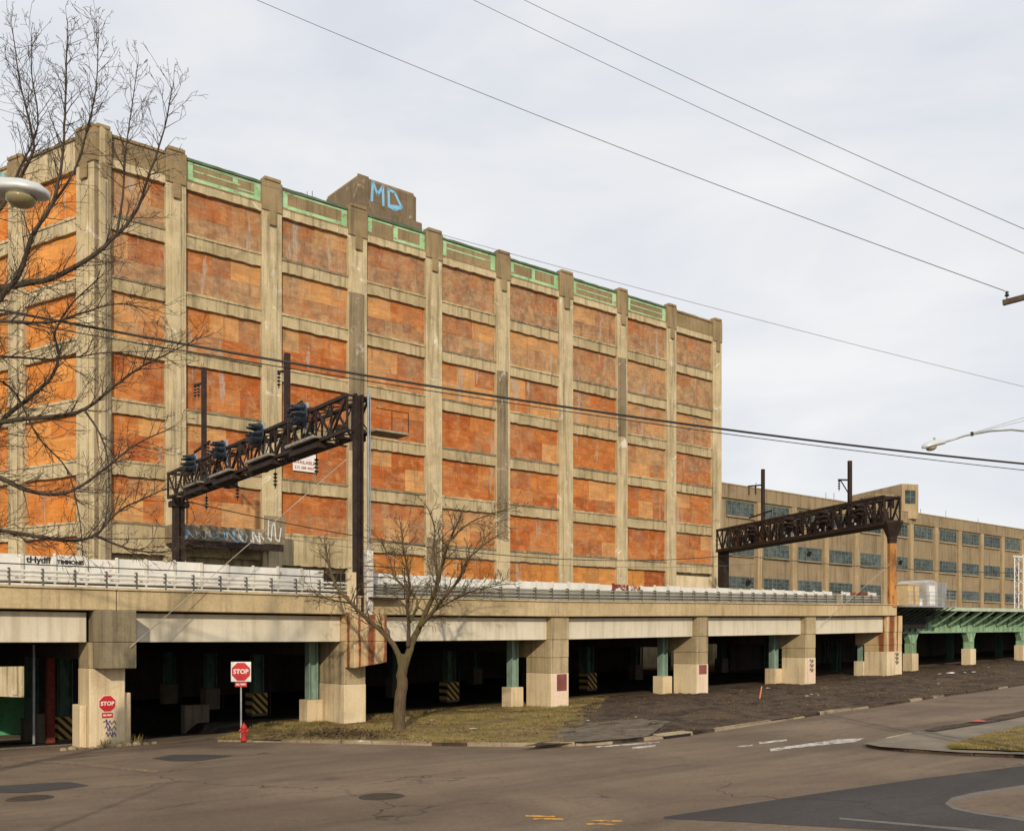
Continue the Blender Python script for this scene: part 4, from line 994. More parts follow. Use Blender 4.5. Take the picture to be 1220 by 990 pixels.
def gantry(root, F_, R_, zt, zb, wid, panels, k_=1.0):
    F_ = Vector(F_); R_ = Vector(R_); t = (R_-F_).normalized(); n = Vector((-t.y, t.x, 0)).normalized()*wid/2; L = (R_-F_).length
    P = lambda k, sd, z: F_+t*k+n*sd+Vector((0, 0, z-F_.z))
    for sd in (-1, 1):
        for z in (zt, zb): MB().bar(P(0, sd, z), P(L, sd, z), .17*k_).build('chord', 'black', root)
        l = MB()
        for i in range(panels):
            a, b = L*i/panels, L*(i+1)/panels
            l.bar(P(a, sd, zb), P(a, sd, zt), .09*k_); l.bar(P(a, sd, zb if i % 2 else zt), P(b, sd, zt if i % 2 else zb), .10*k_)
            l.bar(P(a, sd, (zt if i % 2 else zb)), P((a+b)/2, sd, (zt+zb)/2), .05*k_)
        l.bar(P(L, sd, zb), P(L, sd, zt), .12); l.build('lattice', 'black', root)
    for zl, nm in ((zt, 'top_bracing'), (zb, 'bottom_bracing')):
        x = MB()
        for i in range(panels+1):
            a = L*i/panels; x.bar(P(a, -1, zl), P(a, 1, zl), .10)
            if i < panels: x.bar(P(a, -1, zl), P(L*(i+1)/panels, 1, zl), .07)
        x.build(nm, 'black', root)
    for i in range(0):
        a = L*i/panels; x.bar(P(a, -1, zt), P(a, 1, zt), .09); x.bar(P(a, -1, zb), P(a, 1, zb), .11)
        if i < panels: x.bar(P(a, -1, zb), P(L*(i+1)/panels, 1, zb), .07); x.bar(P(a, -1, zt), P(L*(i+1)/panels, 1, zt), .06)
    return P, t, n.normalized(), L
# left gantry
g1z, g1b = 15.94, 14.27
gl = thing('signal_gantry', 'dark lattice gantry with blue-grey hooded signals across the tracks, graffitied canopy behind', 'gantry', W(24.5, 41.7, 6.4), ANG)
Fp = W(24.4, 41.9, g1b); Rp = W(25.9, 69.8, g1b)
P, t1, n1, L1 = gantry(gl, Fp, Rp, g1z, g1b, 1.15, 16)
def alongx(F_, t, xs):      # place along the gantry measured on the photograph
    a = (xs-CXP)/FOC; return (a*F_.y-F_.x)/(t.x-a*t.y)
MB().box(24.16, 24.26, 41.72, 42.04, zvia(24.4, 1.29), g1z+.1).box(24.50, 24.6, 41.72, 42.04, zvia(24.4, 1.29), g1z+.1).box(24.261, 24.499, 41.85, 41.91, zvia(24.4, 1.29), g1z).build('mast', 'black', gl)
MB().tube([W(24.75, 41.55, 7.5), W(24.75, 41.55, g1z+.3)], .05, 6).tube([W(24.95, 41.7, 9.2), W(24.95, 41.7, g1z+.2)], .03, 6).build('conduit', 'galv', gl)
MB().box(23.85, 24.08, 41.5, 42.0, zvia(24, 1.29), zvia(24, 3.3)).build('mast_plinth', 'pier_pale', gl, .02)
MB().box(24.68, 25.02, 41.5, 41.85, zvia(24, 1.29), zvia(24, 4.4)).build('cable_cover', 'oldwhite', gl, .02)
MB().box(24.72, 26.6, 41.2, 41.98, zvia(25, 2.05), zvia(25, 2.14)).build('service_platform', 'black', gl)
for h in (2.6, 3.1, 3.6): MB().tube([W(24.0, 41.2, zvia(25, h)), W(26.6, 41.2, zvia(25, h))], .025, 5).build('service_rail', 'black', gl)
MB().tube([W(26.6, 41.2, zvia(25, 2.1)), W(26.6, 41.2, zvia(25, 3.6))], .03, 5).build('service_post', 'black', gl)
MB().box(25.7, 26.0, 69.5, 70.1, 5.9, g1b+.1).box(26.15, 26.4, 69.5, 70.1, 5.9, g1b+.1).box(25.5, 26.7, 69.4, 70.3, g1b-.6, g1b-.2).build('mast', 'black', gl)
MB().box(25.0, 26.9, 41.2, 42.4, g1b+.02, g1b+.12).build('end_platform', 'platform', gl)
for p_, q_ in ((26.85, 0), (25.9, 0)): MB().tube([W(p_, 41.25, g1b+.1), W(p_, 41.25, g1b+1.1)], .02, 4).tube([W(25.0, 41.25, g1b+1.1), W(26.85, 41.25, g1b+1.1)], .02, 4).build('end_rail', 'black', gl)
nd = W(-1, 0, 0)-W(0, 0, 0); sgn = -1 if (P(0, 1, 0)-P(0, 0, 0)).dot(nd) < 0 else 1
for xs in (232, 268, 313, 365):
    k = alongx(Fp, t1, xs+10); c = P(k, 0, g1z-.1)+nd*.75
    signal(gl, c, nd)
    MB().bar(c-nd*.3+Vector((0, 0, -.9)), c-nd*.3+Vector((0, 0, .7)), .16).build('signal_post', 'galv', gl)
    a, b = P(k-2.0, 0, g1b+.12)+nd*.55, P(k+1.5, 0, g1b+.12)+nd*.55
    MB().bar(a, b, 1.0, .09).build('platform', 'platform', gl)
    MB().bar(a+nd*.45, b+nd*.45, .04, .16).build('platform_edge', 'galv', gl)
    MB().bar(P(k-2, 0, g1b-.25)+nd*.4, P(k+1.5, 0, g1b-.25)+nd*.4, .8, .25).build('equipment_tray', 'black', gl)
for xs, ytop, arms in ((243, 440, [(-.9, -.1, -1.9, 0, (.55, .95)), (-5.2, -1.9, 1.1, 0, (.05, .9))]), (342, 421, [(-1.0, 0, -1.2, 0, (.95,)), (-3.3, 0, 2.0, 1, ())])):
    k = alongx(Fp, t1, xs); p = P(k, 0, g1b+.2); h = EYE+(HYP-ytop)/FOC*p.y-p.z
    catpole(gl, p, h, [(h+zz, e0, e1, b, i_) for zz, e0, e1, b, i_ in arms], t1*(-1))
for xs in (246, 283, 328, 377): insulator(gl, P(alongx(Fp, t1, xs), 0, g1b-.6), 4, .15); 
for xs in (246, 283, 328, 377): MB().tube([P(alongx(Fp, t1, xs), 0, g1b), P(alongx(Fp, t1, xs), 0, g1b-.65)], .02, 4).build('hanger', 'black', gl)
for q in range(22):
    k = .8+q*(L1-1.6)/22+random.uniform(-.3, .3); hh = random.uniform(.25, .8); c = P(k, random.choice((-.8, 0, .8)), random.choice((g1b+.1, g1b+.1, g1b-.35, g1z-.5)))
    MB().box(-.22, .22, -.16, .16, 0, hh, Frame(c, math.atan2(t1.y, t1.x))).build('fitting_box', random.choice(['black', 'black', 'sig', 'rustfit']), gl)
for q in range(7):
    k = random.uniform(1, L1-2); a = P(k, 1.1*sgn, g1z+.05); b = P(k+random.uniform(1, 2.5), 1.1*sgn, g1b-.1); mid = a.lerp(b, .5)+Vector((0, 0, -.35)); MB().tube([a, mid, b], .02, 4).build('hanging_cable', 'black', gl)
for zz in (g1b+.6, g1b+1.05): MB().tube([P(0, 1.9*sgn, zz), P(L1, 1.9*sgn, zz)], .02, 4).build('hand_rail', 'black', gl)
# right gantry
g2z, g2b = 15.5, 13.45
gr = thing('signal_gantry', 'dark lattice gantry with round signals on a rusty orange post, tan warehouse behind', 'gantry', W(72.6, 42, 7), ANG)
Fp2 = W(72.5, 42.0, g2b); Rp2 = W(81.4, 65.9, g2b)
P2, t2, n2, L2 = gantry(gr, Fp2, Rp2, g2z, g2b, 1.5, 24, 1.3)
MB().tube([W(72.5, 42, zvia(72.5, 2.0)), W(72.5, 42, g2b-1.6)], .36, 8).build('mast', 'rustpole', gr, smooth=False)
MB().lathe([(0, .36), (.5, .42), (1.6, .9), (1.75, .9)], W(72.5, 42, g2b-1.62), (0, 0, 1), 8).build('mast_head', 'black', gr)
MB().tube([W(73.05, 42.1, zvia(72.5, 2.0)), W(73.05, 42.1, g2b)], .1, 6).build('conduit', 'black', gr)
MB().box(81.0, 81.8, 65.5, 66.3, 6.5, g2b).build('mast', 'black', gr)
MB().bar(Fp2+Vector((0, 0, -.12)), Rp2+Vector((0, 0, -.12)), 1.9, .14).build('walkway', 'black', gr)
nd2 = Vector((t2.y, -t2.x, 0)); nd2 = nd2 if nd2.y < 0 else -nd2
for xs in (907, 952, 993, 1036):
    k = alongx(Fp2, t2, xs); c = P2(k, 0, g2b+1.25)+nd2*.9
    signal(gr, c, nd2+Vector((0, 0, 0)), 'black', False)
    MB().bar(c-nd2*.15+Vector((0, 0, -1.2)), c-nd2*.15+Vector((0, 0, 1)), .14).build('signal_post', 'galv' if xs in (952, 993) else 'black', gr)
    MB().box(-.45, .45, -.3, .3, 0, .9, Frame(c-nd2*.4+t2*1.3+Vector((0, 0, -1.2)), math.atan2(t2.y, t2.x))).build('relay_box', random.choice(['black', 'sig']), gr)
    MB().lathe([(0, .12), (.05, .12)], c+t2*.9+Vector((0, 0, -.7)), nd2, 7).lathe([(0, .10), (.05, .10)], c+t2*.6+Vector((0, 0, -1.0)), nd2, 7).build('marker_lamp', 'lens', gr)
for q in range(24):
    k = 1.2+q*(L2-2)/24+random.uniform(-.4, .4); hh = random.uniform(.5, 1.3); c = P2(k, random.choice((-.7, 0, .7)), g2b+random.choice((.1, .1, .5)))
    MB().box(-.3, .3, -.22, .22, 0, hh, Frame(c, math.atan2(t2.y, t2.x))).build('relay_box', random.choice(['black', 'black', 'black', 'rustfit']), gr)
for zz in (g2b+.55, g2b+1.0): MB().tube([P2(0, 1.25, zz), P2(L2, 1.25, zz)], .03, 5).build('hand_rail', 'black', gr)
for xs, ytop, arms in ((909, 559, [(-1.5, 0, -2.6, 0, (.5, .95)), (-4.4, -2.4, 1.5, 0, ())]), (1012.5, 549, [(-1.6, 0, -1.5, 1, (.95,)), (-4.6, 0, 2.3, 1, ())])):
    k = alongx(Fp2, t2, xs); p = P2(k, 0, g2b); h = EYE+(HYP-ytop)/FOC*p.y-p.z
    catpole(gr, p, h, [(h+zz, e0, e1, b, i_) for zz, e0, e1, b, i_ in arms], -t2)
# ================================================================== WIRES
def wire(name, label, a, b, sag, r, mat, n=28, ext=0, cat='cable', group=None):
    a = Vector(a); b = Vector(b); pts = []
    for i in range(n+1):
        f = i/n; p = a.lerp(b, f); p.z -= sag*4*f*(1-f); pts.append(p)
    return solo(MB().tube(pts, r, 5), name, mat, label, cat, a, group)
wire('overhead_cable', 'thick black overhead cable sagging across the factory front', at(-260, 318, 24), at(1480, 573, 36), 0.75, .036, 'wire')
wire('overhead_cable', 'thin black cable just under the thick one', at(-260, 333, 24.2), at(1480, 585, 36.4), 0.55, .014, 'wire')
wire('power_line', 'lowest thin power line ending at the wooden crossarm', at(1197.5, 347, 26), at(120, -82, 40), .35, .011, 'wire_grey')
wire('power_line', 'upper of two power lines high above the factory', at(1500, 392, 28), at(330, -150, 44), .5, .011, 'wire_grey')
wire('power_line', 'lower of two power lines high above the factory', at(1500, 422, 28), at(300, -135, 46), .5, .011, 'wire_grey')
wire('telephone_wire', 'hair-thin wire crossing the factory roofline', at(-200, 72, 40), at(1420, 508, 62), .55, .012, 'wire_grey')
fz = 12.5
wire('feeder_wire', 'dark railway feeder wire slung between the two gantries', at(222, 597, 68), at(875, 661, 98), 1.9, .035, 'wire')
wire('feeder_wire', 'railway feeder wire running on past the rusty gantry', at(875, 661, 98), at(1420, 676, 130), 1.2, .035, 'wire')
wire('feeder_wire', 'railway feeder wire behind the lamp-side tree', at(222, 640, 68), at(-160, 618, 60), .5, .03, 'wire')
wire('contact_wire', 'thin railway contact wire below the feeder', at(246, 628, 66), at(900, 672, 98), 1.2, .018, 'wire_grey')
wire('guy_wire', 'pale guy wire slanting from gantry mast to the stop-sign pier', atd(413, 547, 41.9), atd(155, 771, 40.95), 0, .017, 'guy', 8)
wire('guy_wire', 'pale guy wire slanting from the rusty post to the viaduct', W(72.3, 41.8, 10.4), W(62.3, 41.68, zvia(62.3, .6)), 0, .016, 'guy', 8)

# ================================================================== STREET LAMPS AND POLE
def cobra(root, tip, dirn, sc=1.0):
    dirn = Vector(dirn).normalized(); side = Vector((-dirn.y, dirn.x, 0)).normalized(); up = side.cross(dirn)*-1
    if up.z < 0: up = -up
    tip = Vector(tip); L = .78*sc; rings = []
    for k, (f, wd, ht, lo) in enumerate([(0, .035, .03, -.03), (.05, .06, .05, -.05), (.2, .10, .09, -.05), (.45, .16, .125, -.045), (.7, .175, .12, -.04), (.9, .14, .085, -.04), (.98, .08, .04, -.04), (1, .02, 0.0, -.035)]):
        c = tip+dirn*(L*f-L); ring = []
        for j in range(12):
            a = 2*math.pi*j/12; y = math.sin(a); ring.append(c+side*math.cos(a)*wd*sc+up*((ht*y) if y > 0 else (-lo*y))*sc)
        rings.append(ring)
    m_ = MB()
    for r in rings: m_.v += r
    for i in range(len(rings)-1):
        for j in range(12): k = (j+1) % 12; m_.f.append((i*12+j, i*12+k, i*12+12+k, i*12+12+j))
    m_.f += [tuple(range(12)), tuple(range(84, 96))]
    hd = m_.build('lamp_head', 'lamp', root, smooth=True)
    bc = tip-dirn*L*.34-up*.045*sc
    b_ = MB(); prof = [(0, .14), (.025, .137), (.055, .118), (.08, .08), (.092, .03)]; b_.lathe([(h*sc, r*sc) for h, r in prof], bc, -up, 14); b_.build('lamp_bowl', 'bowl', hd, smooth=True)
    pc_ = tip-dirn*L*.55+up*.12*sc; MB().lathe([(0, .035*sc), (.06*sc, .03*sc)], pc_, up, 8).build('photocell', 'greencol', hd)
    return tip-dirn*L
tipL = at(59, 232, 9.6); dL = Vector((1, .1, -.015)).normalized()
pl = Vector((-9.2, 9.2, 0)); pl.z = road_zw(pl.x, pl.y)
sl = thing('street_lamp', 'cobra-head street lamp reaching in front of the big bare tree', 'street lamp', pl)
e_ = cobra(sl, tipL, dL, 1.0)
MB().tube([e_+dL*.1, e_-dL*1.2+Vector((0, 0, -.02)), e_-dL*2.6+Vector((0, 0, -.25)), Vector((pl.x+.05, pl.y, e_.z-.75))], .035, 8).build('arm', 'galv', sl, smooth=True)
MB().tube([pl, Vector((pl.x, pl.y, e_.z-.2))], [.12, .08], 10).build('pole', 'galv', sl, smooth=True)
tipR = at(1100, 533, 25.5); dR = (at(1100, 533, 25.5)-at(1136, 524, 25.9)).normalized()
pu = Vector((14.6, 26.5, 0)); pu.z = road_zw(pu.x, pu.y)
sr = thing('street_lamp', 'cobra-head street lamp on a long curved arm against the grey sky', 'street lamp', pu+Vector((0, -.35, 0)))
e_ = cobra(sr, tipR, dR, 1.0)
apts = [e_+dR*.05, at(1150, 519, 26), at(1180, 513.5, 26.1), at(1205, 512, 26.2), at(1235, 515, 26.3), at(1258, 523, 26.2), Vector((pu.x, pu.y-.35, EYE+5.15))]
MB().tube(apts, .026, 8).build('arm', 'galv', sr, smooth=True)
MB().tube([at(1158, 516, 26.02), Vector((pu.x, pu.y-.35, EYE+6.2))], .008, 5).tube([at(1158, 516.5, 26.02), Vector((pu.x, pu.y-.35, EYE+6.05))], .008, 5).build('arm_stay', 'galv', sr)
MB().box(-.03, .03, -.03, .03, -.05, .05, Frame(at(1158, 517, 26.02), 0)).build('arm_clamp', 'black', sr)
MB().tube([pu+Vector((0, -.35, 0)), Vector((pu.x, pu.y-.35, EYE+6.6))], [.11, .08], 10).build('pole', 'galv', sr, smooth=True)
up_ = thing('utility_pole', 'wooden utility pole with a crossarm and white insulators', 'utility pole', pu+Vector((.5, .3, 0)))
MB().tube([pu+Vector((.5, .3, 0)), pu+Vector((.5, .3, 14.2))], [.17, .12], 10).build('pole', 'wood', up_, smooth=True)
ca, cb = at(1195, 361, 26), at(1195, 361, 26)+Vector((2.35, -2.1, .18)); MB().bar(ca, cb, .11, .13).build('crossarm', 'wood', up_)
for f in (.03, .3, .68, .96):
    q = ca.lerp(cb, f)+Vector((0, 0, .06)); MB().lathe([(0, .015), (.08, .015), (.085, .05), (.12, .06), (.14, .03), (.16, .03), (.17, .045), (.2, .045), (.22, .02)], q, (0, 0, 1), 9).build('insulator', 'white' if f > .1 else 'insul', up_)

# ================================================================== SIGNS AND HYDRANT
def stop_sign(name, label, c, xdir, r, backing, plate=True, post=None):
    c = Vector(c); xdir = Vector(xdir).normalized(); up = Vector((0, 0, 1)); nd_ = xdir.cross(up)
    root = thing(name, label, 'stop sign', post if post is not None else c-up*r)
    if backing:
        b = MB().prism([c+xdir*sx*r*1.04+up*sz*r*1.04-nd_*.03 for sx, sz in ((-1, -1), (1, -1), (1, 1), (-1, 1))], nd_*.012); b.build('backing_board', 'white', root)
    oc = lambda rr, off: [c+nd_*off+(xdir*math.cos(R(22.5+45*k))+up*math.sin(R(22.5+45*k)))*rr/math.cos(R(22.5)) for k in range(8)]
    MB().prism(oc(r, -.012), nd_*.006).build('white_border', 'white', root)
    MB().prism(oc(r*.94, -.005), nd_*.006).build('octagon', 'red', root)
    text_mb('STOP', r*.66, c+nd_*.006, xdir, up, .003, .018*r).build('lettering', 'white', root)
    if plate:
        pc_ = c-up*(r+.13); MB().prism([pc_+xdir*a*r*.62+up*b*.1-nd_*.005 for a, b in ((-1, -1), (1, -1), (1, 1), (-1, 1))], nd_*.008).build('small_plate', 'red', root)
        text_mb('ALL WAY', r*.24, pc_+nd_*.006, xdir, up, .002, .006).build('plate_lettering', 'white', root)
    if post is not None:
        b_ = Vector(post); MB().box(-.03, .03, .012, .05, 0, c.z+r*.9-b_.z, Frame(b_, 0)).build('post', 'galv', root)
    return root
sp = gp(287, 880, .12); cS = at(287, 800, sp.y-.05); 
stop_sign('stop_sign', 'red stop sign on a white square board, on a thin post by the hydrant', Vector((cS.x, cS.y, cS.z)), (1, .04, 0), .395, True, True, Vector((sp.x, sp.y, sp.z-.05)))
c2 = atd(128, 838, 41.975); stop_sign('stop_sign', 'red stop sign fixed to the pale concrete pier', c2, xd, .34, False)
PW0 = Frame(W(0, 41.985, 0), ANG); s_, d_, z_ = ST.inv(c2)
for k in range(3):
    gm = MB()
    y0 = z_-.75-.24*k; ribbon(gm, [(s_-.16+.05*k, y0), (s_-.02, y0+.08), (s_+.02, y0-.12), (s_+.1, y0+.06), (s_+.16, y0-.1), (s_+.28, y0+.05), (s_+.34, y0-.1)], .024, PW0, 0)
    ribbon(gm, [(s_-.05+.12*k, y0+.12), (s_-.03+.12*k, y0-.14)], .024, PW0, 0)
    gm.build('graffiti', 'violet_spray', via)
for i, x0 in ((5, 61.7), (6, 73.2)):      # dark scribbles on the last two piers
    fr_ = Frame(W(0, 41.985, 0), ANG)
    for k in range(3):
        gm = MB(); y0 = zv(x0)+1.7-.32*k; ribbon(gm, [(x0-.25, y0), (x0-.1, y0+.14), (x0-.05, y0-.15), (x0+.08, y0+.12), (x0+.14, y0-.12), (x0+.26, y0+.1)], .04, fr_, 0)
        gm.build('graffiti', 'black_spray', via)
hp_ = gp(290.5, 880.5, .12)
hy = thing('fire_hydrant', 'small red fire hydrant beside the stop sign post', 'hydrant', hp_)
MB().lathe([(-.05, .15), (.04, .15), (.05, .11), (.42, .11), (.43, .14), (.48, .14), (.49, .115), (.56, .10), (.62, .06), (.63, .03), (.69, .03)], hp_, (0, 0, 1), 12).build('barrel', 'hyd', hy, smooth=False)
for v in ((1, 0, 0), (-1, 0, 0), (0, -1, 0)): MB().lathe([(.08, .05), (.15, .05), (.15, .065), (.19, .065)], hp_+Vector((0, 0, .34)), v, 8).build('nozzle', 'hyd', hy)

# ================================================================== TREES
def rnd_dir(t, ang, rnd):
    x = t.orthogonal().normalized(); y = t.cross(x); a = rnd.uniform(0, 6.283)
    return (t*math.cos(ang)+(x*math.cos(a)+y*math.sin(a))*math.sin(ang)).normalized()
def grow(mb, p, d, L, r, depth, rnd, up=.15, wob=.22, mr=.006):
    n = max(3, int(L/.22)) if depth > 1 else 4
    pts = [p.copy()]; rad = [r]; q = p.copy(); d = d.copy(); kids = []
    for i in range(n):
        d = (d+Vector((rnd.gauss(0, wob), rnd.gauss(0, wob), rnd.gauss(0, wob)+up*.4))*.55).normalized()
        q = q+d*(L/n); pts.append(q.copy()); rad.append(max(mr, r*(1-.8*(i+1)/n)))
        if depth > 0 and i >= 0 and rnd.random() < .8: kids.append((q.copy(), d.copy(), rad[-1], i/n))
    mb.tube(pts, rad, 5 if r > .03 else 3, cap=False)
    for kq, kd, kr, f in kids:
        grow(mb, kq, rnd_dir(kd, rnd.uniform(.5, 1.0), rnd), L*rnd.uniform(.32, .58)*(1-.35*f), max(mr, kr*.62), depth-1, rnd, up, wob, mr)
def limb_tree(root, limbs, mat, rnd, depth, spacing, blen, tr, up=.15, minf=.15, wob=.22, mr=.006):
    tk = MB(); cr = MB()
    for pts, r0, r1, part in limbs:
        sm = []
        m = len(pts)
        for i in range(m-1):
            a, b = pts[i], pts[i+1]; pa = pts[max(0, i-1)]; pb = pts[min(m-1, i+2)]
            for k in range(5):
                f = k/5; h = (2*f**3-3*f**2+1)*a+(f**3-2*f**2+f)*(b-pa)*.5+(-2*f**3+3*f**2)*b+(f**3-f**2)*(pb-a)*.5
                sm.append(h+Vector((rnd.gauss(0, 1), rnd.gauss(0, 1), rnd.gauss(0, 1)))*r0*.06)
        sm.append(pts[-1]); N = len(sm); rr = [r0+(r1-r0)*(i/(N-1))**.8 for i in range(N)]
        (tk if part == 'trunk' else cr).tube(sm, rr, 10 if r0 > .1 else 7)
        if part == 'trunk': continue
        acc = 0; tot = sum((b-a).length for a, b in zip(sm, sm[1:])); run = 0
        for i in range(1, N):
            sl_ = (sm[i]-sm[i-1]).length; acc += sl_; run += sl_
            while acc > spacing:
                acc -= spacing
                if run/tot < minf: continue
                t = (sm[i]-sm[i-1]).normalized(); f = run/tot
                grow(cr, sm[i], rnd_dir(t, rnd.uniform(.35, 1.0), rnd), blen*rnd.uniform(.5, 1.15)*(1-.45*f), max(mr, min(rr[i]*.6, tr)), depth, rnd, up, wob, mr)
        t = (sm[-1]-sm[-2]).normalized(); grow(cr, sm[-1], t, blen*.35, r1, depth, rnd, up, wob, mr)
    tk.build('trunk', mat, root, smooth=True); cr.build('crown', mat, root, smooth=True)
rnd = random.Random(5)
# small tree on the verge
tb_ = gp(475, 869, .18); Yt = tb_.y
T = lambda x, y, o=0: at(x, y, Yt+o)
tr1 = thing('bare_tree', 'small bare forked tree with mossy trunk growing on the grass verge', 'tree', tb_)
base = tb_.copy(); base.z -= .15
limbs = [([base, T(476, 850), T(478, 820), T(480, 795), T(483, 780)],    .30, .21, 'trunk'),
 ([T(479, 797), T(471, 772), T(455, 752), T(438, 738), T(418, 718), T(402, 700, .4), T(394, 680, .6), T(388, 655, .8)], .145, .045, 'crown'),
 ([T(483, 790), T(490, 768, .2), T(499, 748, .3), T(508, 728, .2), T(519, 702, -.1), T(527, 672, -.3), T(535, 645, -.4), T(549, 615, -.2)], .18, .04, 'crown'),
 ([T(500, 747), T(516, 728, -.5), T(532, 708, -1.0), T(547, 690, -1.3), T(556, 668, -1.6), T(575, 650, -1.8), T(590, 640, -1.9)], .095, .03, 'crown'),
 ([T(486, 770), T(487, 745, -.4), T(485, 718, -.9), T(487, 690, -1.2), T(482, 660, -1.5), T(478, 630, -1.5)], .10, .028, 'crown'),
 ([T(519, 702), T(521, 680, .8), T(516, 655, 1.3), T(518, 630, 1.5), T(510, 606, 1.6)], .09, .025, 'crown'),
 ([T(516, 728), T(545, 712, .5), T(570, 702, .9), T(600, 696, 1.2)], .06, .018, 'crown'),
 ([T(486, 745), T(497, 715, 1.2), T(472, 690, 1.6), T(462, 660, 1.9), T(450, 640, 2)], .07, .02, 'crown'),
 ([T(535, 645), T(556, 625, .5), T(585, 612, .8), T(612, 605, 1)], .05, .016, 'crown'),
 ([T(418, 718), T(404, 716, -.8), T(388, 712, -1.2), T(372, 700, -1.4)], .05, .015, 'crown')]
limb_tree(tr1, limbs, 'bark', rnd, 2, .22, 1.75, .034, .10, .2, .3, .0095)
# big tree at the left edge, trunk beyond the frame
Yb = 24.0; B = lambda x, y, o=0: at(x, y, Yb+o)
bx = at(-210, 800, Yb); tbse = Vector((bx.x, bx.y, road_zw(bx.x, bx.y)))
tr2 = thing('bare_tree', 'big bare street tree whose dark branches spread before the factory corner', 'tree', tbse)
hub = Vector((tbse.x+.2, tbse.y, tbse.z+4.4)); hub2 = Vector((tbse.x+.5, tbse.y, tbse.z+6.6)); hub3 = Vector((tbse.x+.8, tbse.y+.2, tbse.z+8.6))
limbs = [([tbse-Vector((0, 0, .2)), tbse+Vector((.1, 0, 2)), hub, hub2, hub3], .42, .2, 'trunk'),
 ([hub2, B(-90, 400), B(-20, 352), B(30, 338), B(57, 333), B(100, 312), B(139, 280, .3), B(164, 248, .5), B(177, 209, .6), B(193, 165, .6), B(205, 108, .5)], 0.112, .012, 'crown'),
 ([hub2, B(-90, 440, -.5), B(-30, 390, -1), B(0, 356, -1.1), B(24, 324, -1.2), B(38, 282, -1.3), B(61, 245, -1.2), B(72, 205, -1.1), B(77, 150, -1), B(79, 90, -.9), B(80, 38, -.9)], 0.098, .012, 'crown'),
 ([B(61, 245, -1.2), B(88, 205, -.6), B(105, 150, -.4), B(115, 100, -.2), B(117, 40, -.2)], 0.034, .01, 'crown'),
 ([hub3, B(-50, 300, .6), B(0, 250, .9), B(38, 185, 1), B(36, 150, 1), B(24, 100, 1), B(15, 36, 1)], 0.068, .01, 'crown'),
 ([B(0, 250, .9), B(24, 200, 1.3), B(45, 150, 1.4), B(38, 90, 1.5), B(38, 50, 1.5)], 0.034, .01, 'crown'),
 ([hub, B(-80, 600, 1), B(-20, 535, 1), B(6, 498, .9), B(36, 473, .8), B(60, 451, .8), B(70, 425, .9), B(66, 395, 1), B(88, 360, 1.2), B(120, 330, 1.3)], 0.090, .014, 'crown'),
 ([hub, B(-90, 560, -1), B(-20, 512, -1), B(18, 500, -1), B(58, 497, -1), B(100, 488, -1), B(136, 460, -.8), B(170, 436, -.6), B(194, 424, -.5), B(232, 405, -.4)], 0.090, .012, 'crown'),
 ([hub, B(-70, 560, -2), B(-10, 566, -2), B(27, 582, -2), B(60, 589, -2), B(91, 582, -2), B(127, 557, -1.8), B(160, 530, -1.5), B(200, 512, -1.3)], 0.083, .012, 'crown'),
 ([hub, B(-80, 640, 0), B(-20, 630, 0), B(45, 639, 0), B(85, 644, 0), B(115, 636, 0), B(140, 610, .2), B(175, 592, .3), B(215, 575, .3)], 0.075, .012, 'crown'),
 ([B(112, 637, 0), B(145, 651, -.3), B(173, 657, -.5), B(203, 656, -.6), B(232, 640, -.7)], 0.034, .01, 'crown'),
 ([hub3, B(-70, 380, -2), B(0, 383, -2.2), B(60, 384, -2.4), B(100, 372, -2.4), B(140, 362, -2.4), B(185, 370, -2.4)], 0.053, .01, 'crown'),
 ([hub2, B(-60, 425, 1.5), B(0, 425, 1.6), B(60, 428, 1.6), B(95, 425, 1.6), B(130, 420, 1.7), B(200, 418, 1.8)], 0.045, .01, 'crown'),
 ([B(139, 280, .3), B(146, 235, .6), B(150, 180, .8), B(156, 135, .9), B(164, 78, .9)], .035, .008, 'crown'),
 ([B(100, 488, -1), B(118, 515, -1.2), B(128, 545, -1.4), B(130, 580, -1.5)], 0.030, .01, 'crown'),
 ([hub2, B(-40, 470, .4), B(10, 460, .6), B(45, 520, .8), B(80, 560, .9), B(95, 620, 1), B(98, 660, 1)], 0.038, .01, 'crown')]
limb_tree(tr2, limbs, 'bark_dark', rnd, 2, .125, 1.5, .015, .22, .26, .22, .0048)

# ================================================================== BEYOND THE UNDERPASS, WEEDS, LITTER
hd = thing('green_hoarding', 'green painted hoarding with a bright green band beyond the underpass', 'hoarding', W(22, 100, -4.6), ANG)
MB().box(12, 33.5, 100, 100.3, -4.9, -.75).build('board', 'greenwall', hd); MB().box(12, 33.5, 99.85, 99.99, -.75, -.15).build('band', 'greenband', hd)
for k in range(8): MB().box(13+k*2.5, 13.15+k*2.5, 99.9, 99.998, -4.9, -.8).build('batten', 'greencol', hd)
fb = thing('far_house', 'pale tan house wall above the green hoarding', 'building', W(20, 106, -4.6), ANG)
MB().box(4, 36, 106, 116, -5, 8).build('wall', 'farwall', fb); MB().box(3.5, 36.5, 105.7, 116, 8.002, 8.4).build('roof', 'roofstuff', fb)
for k in range(5): MB().box(8+k*5.5, 10+k*5.5, 105.9, 105.998, 3.5, 6).build('window', 'glass', fb)
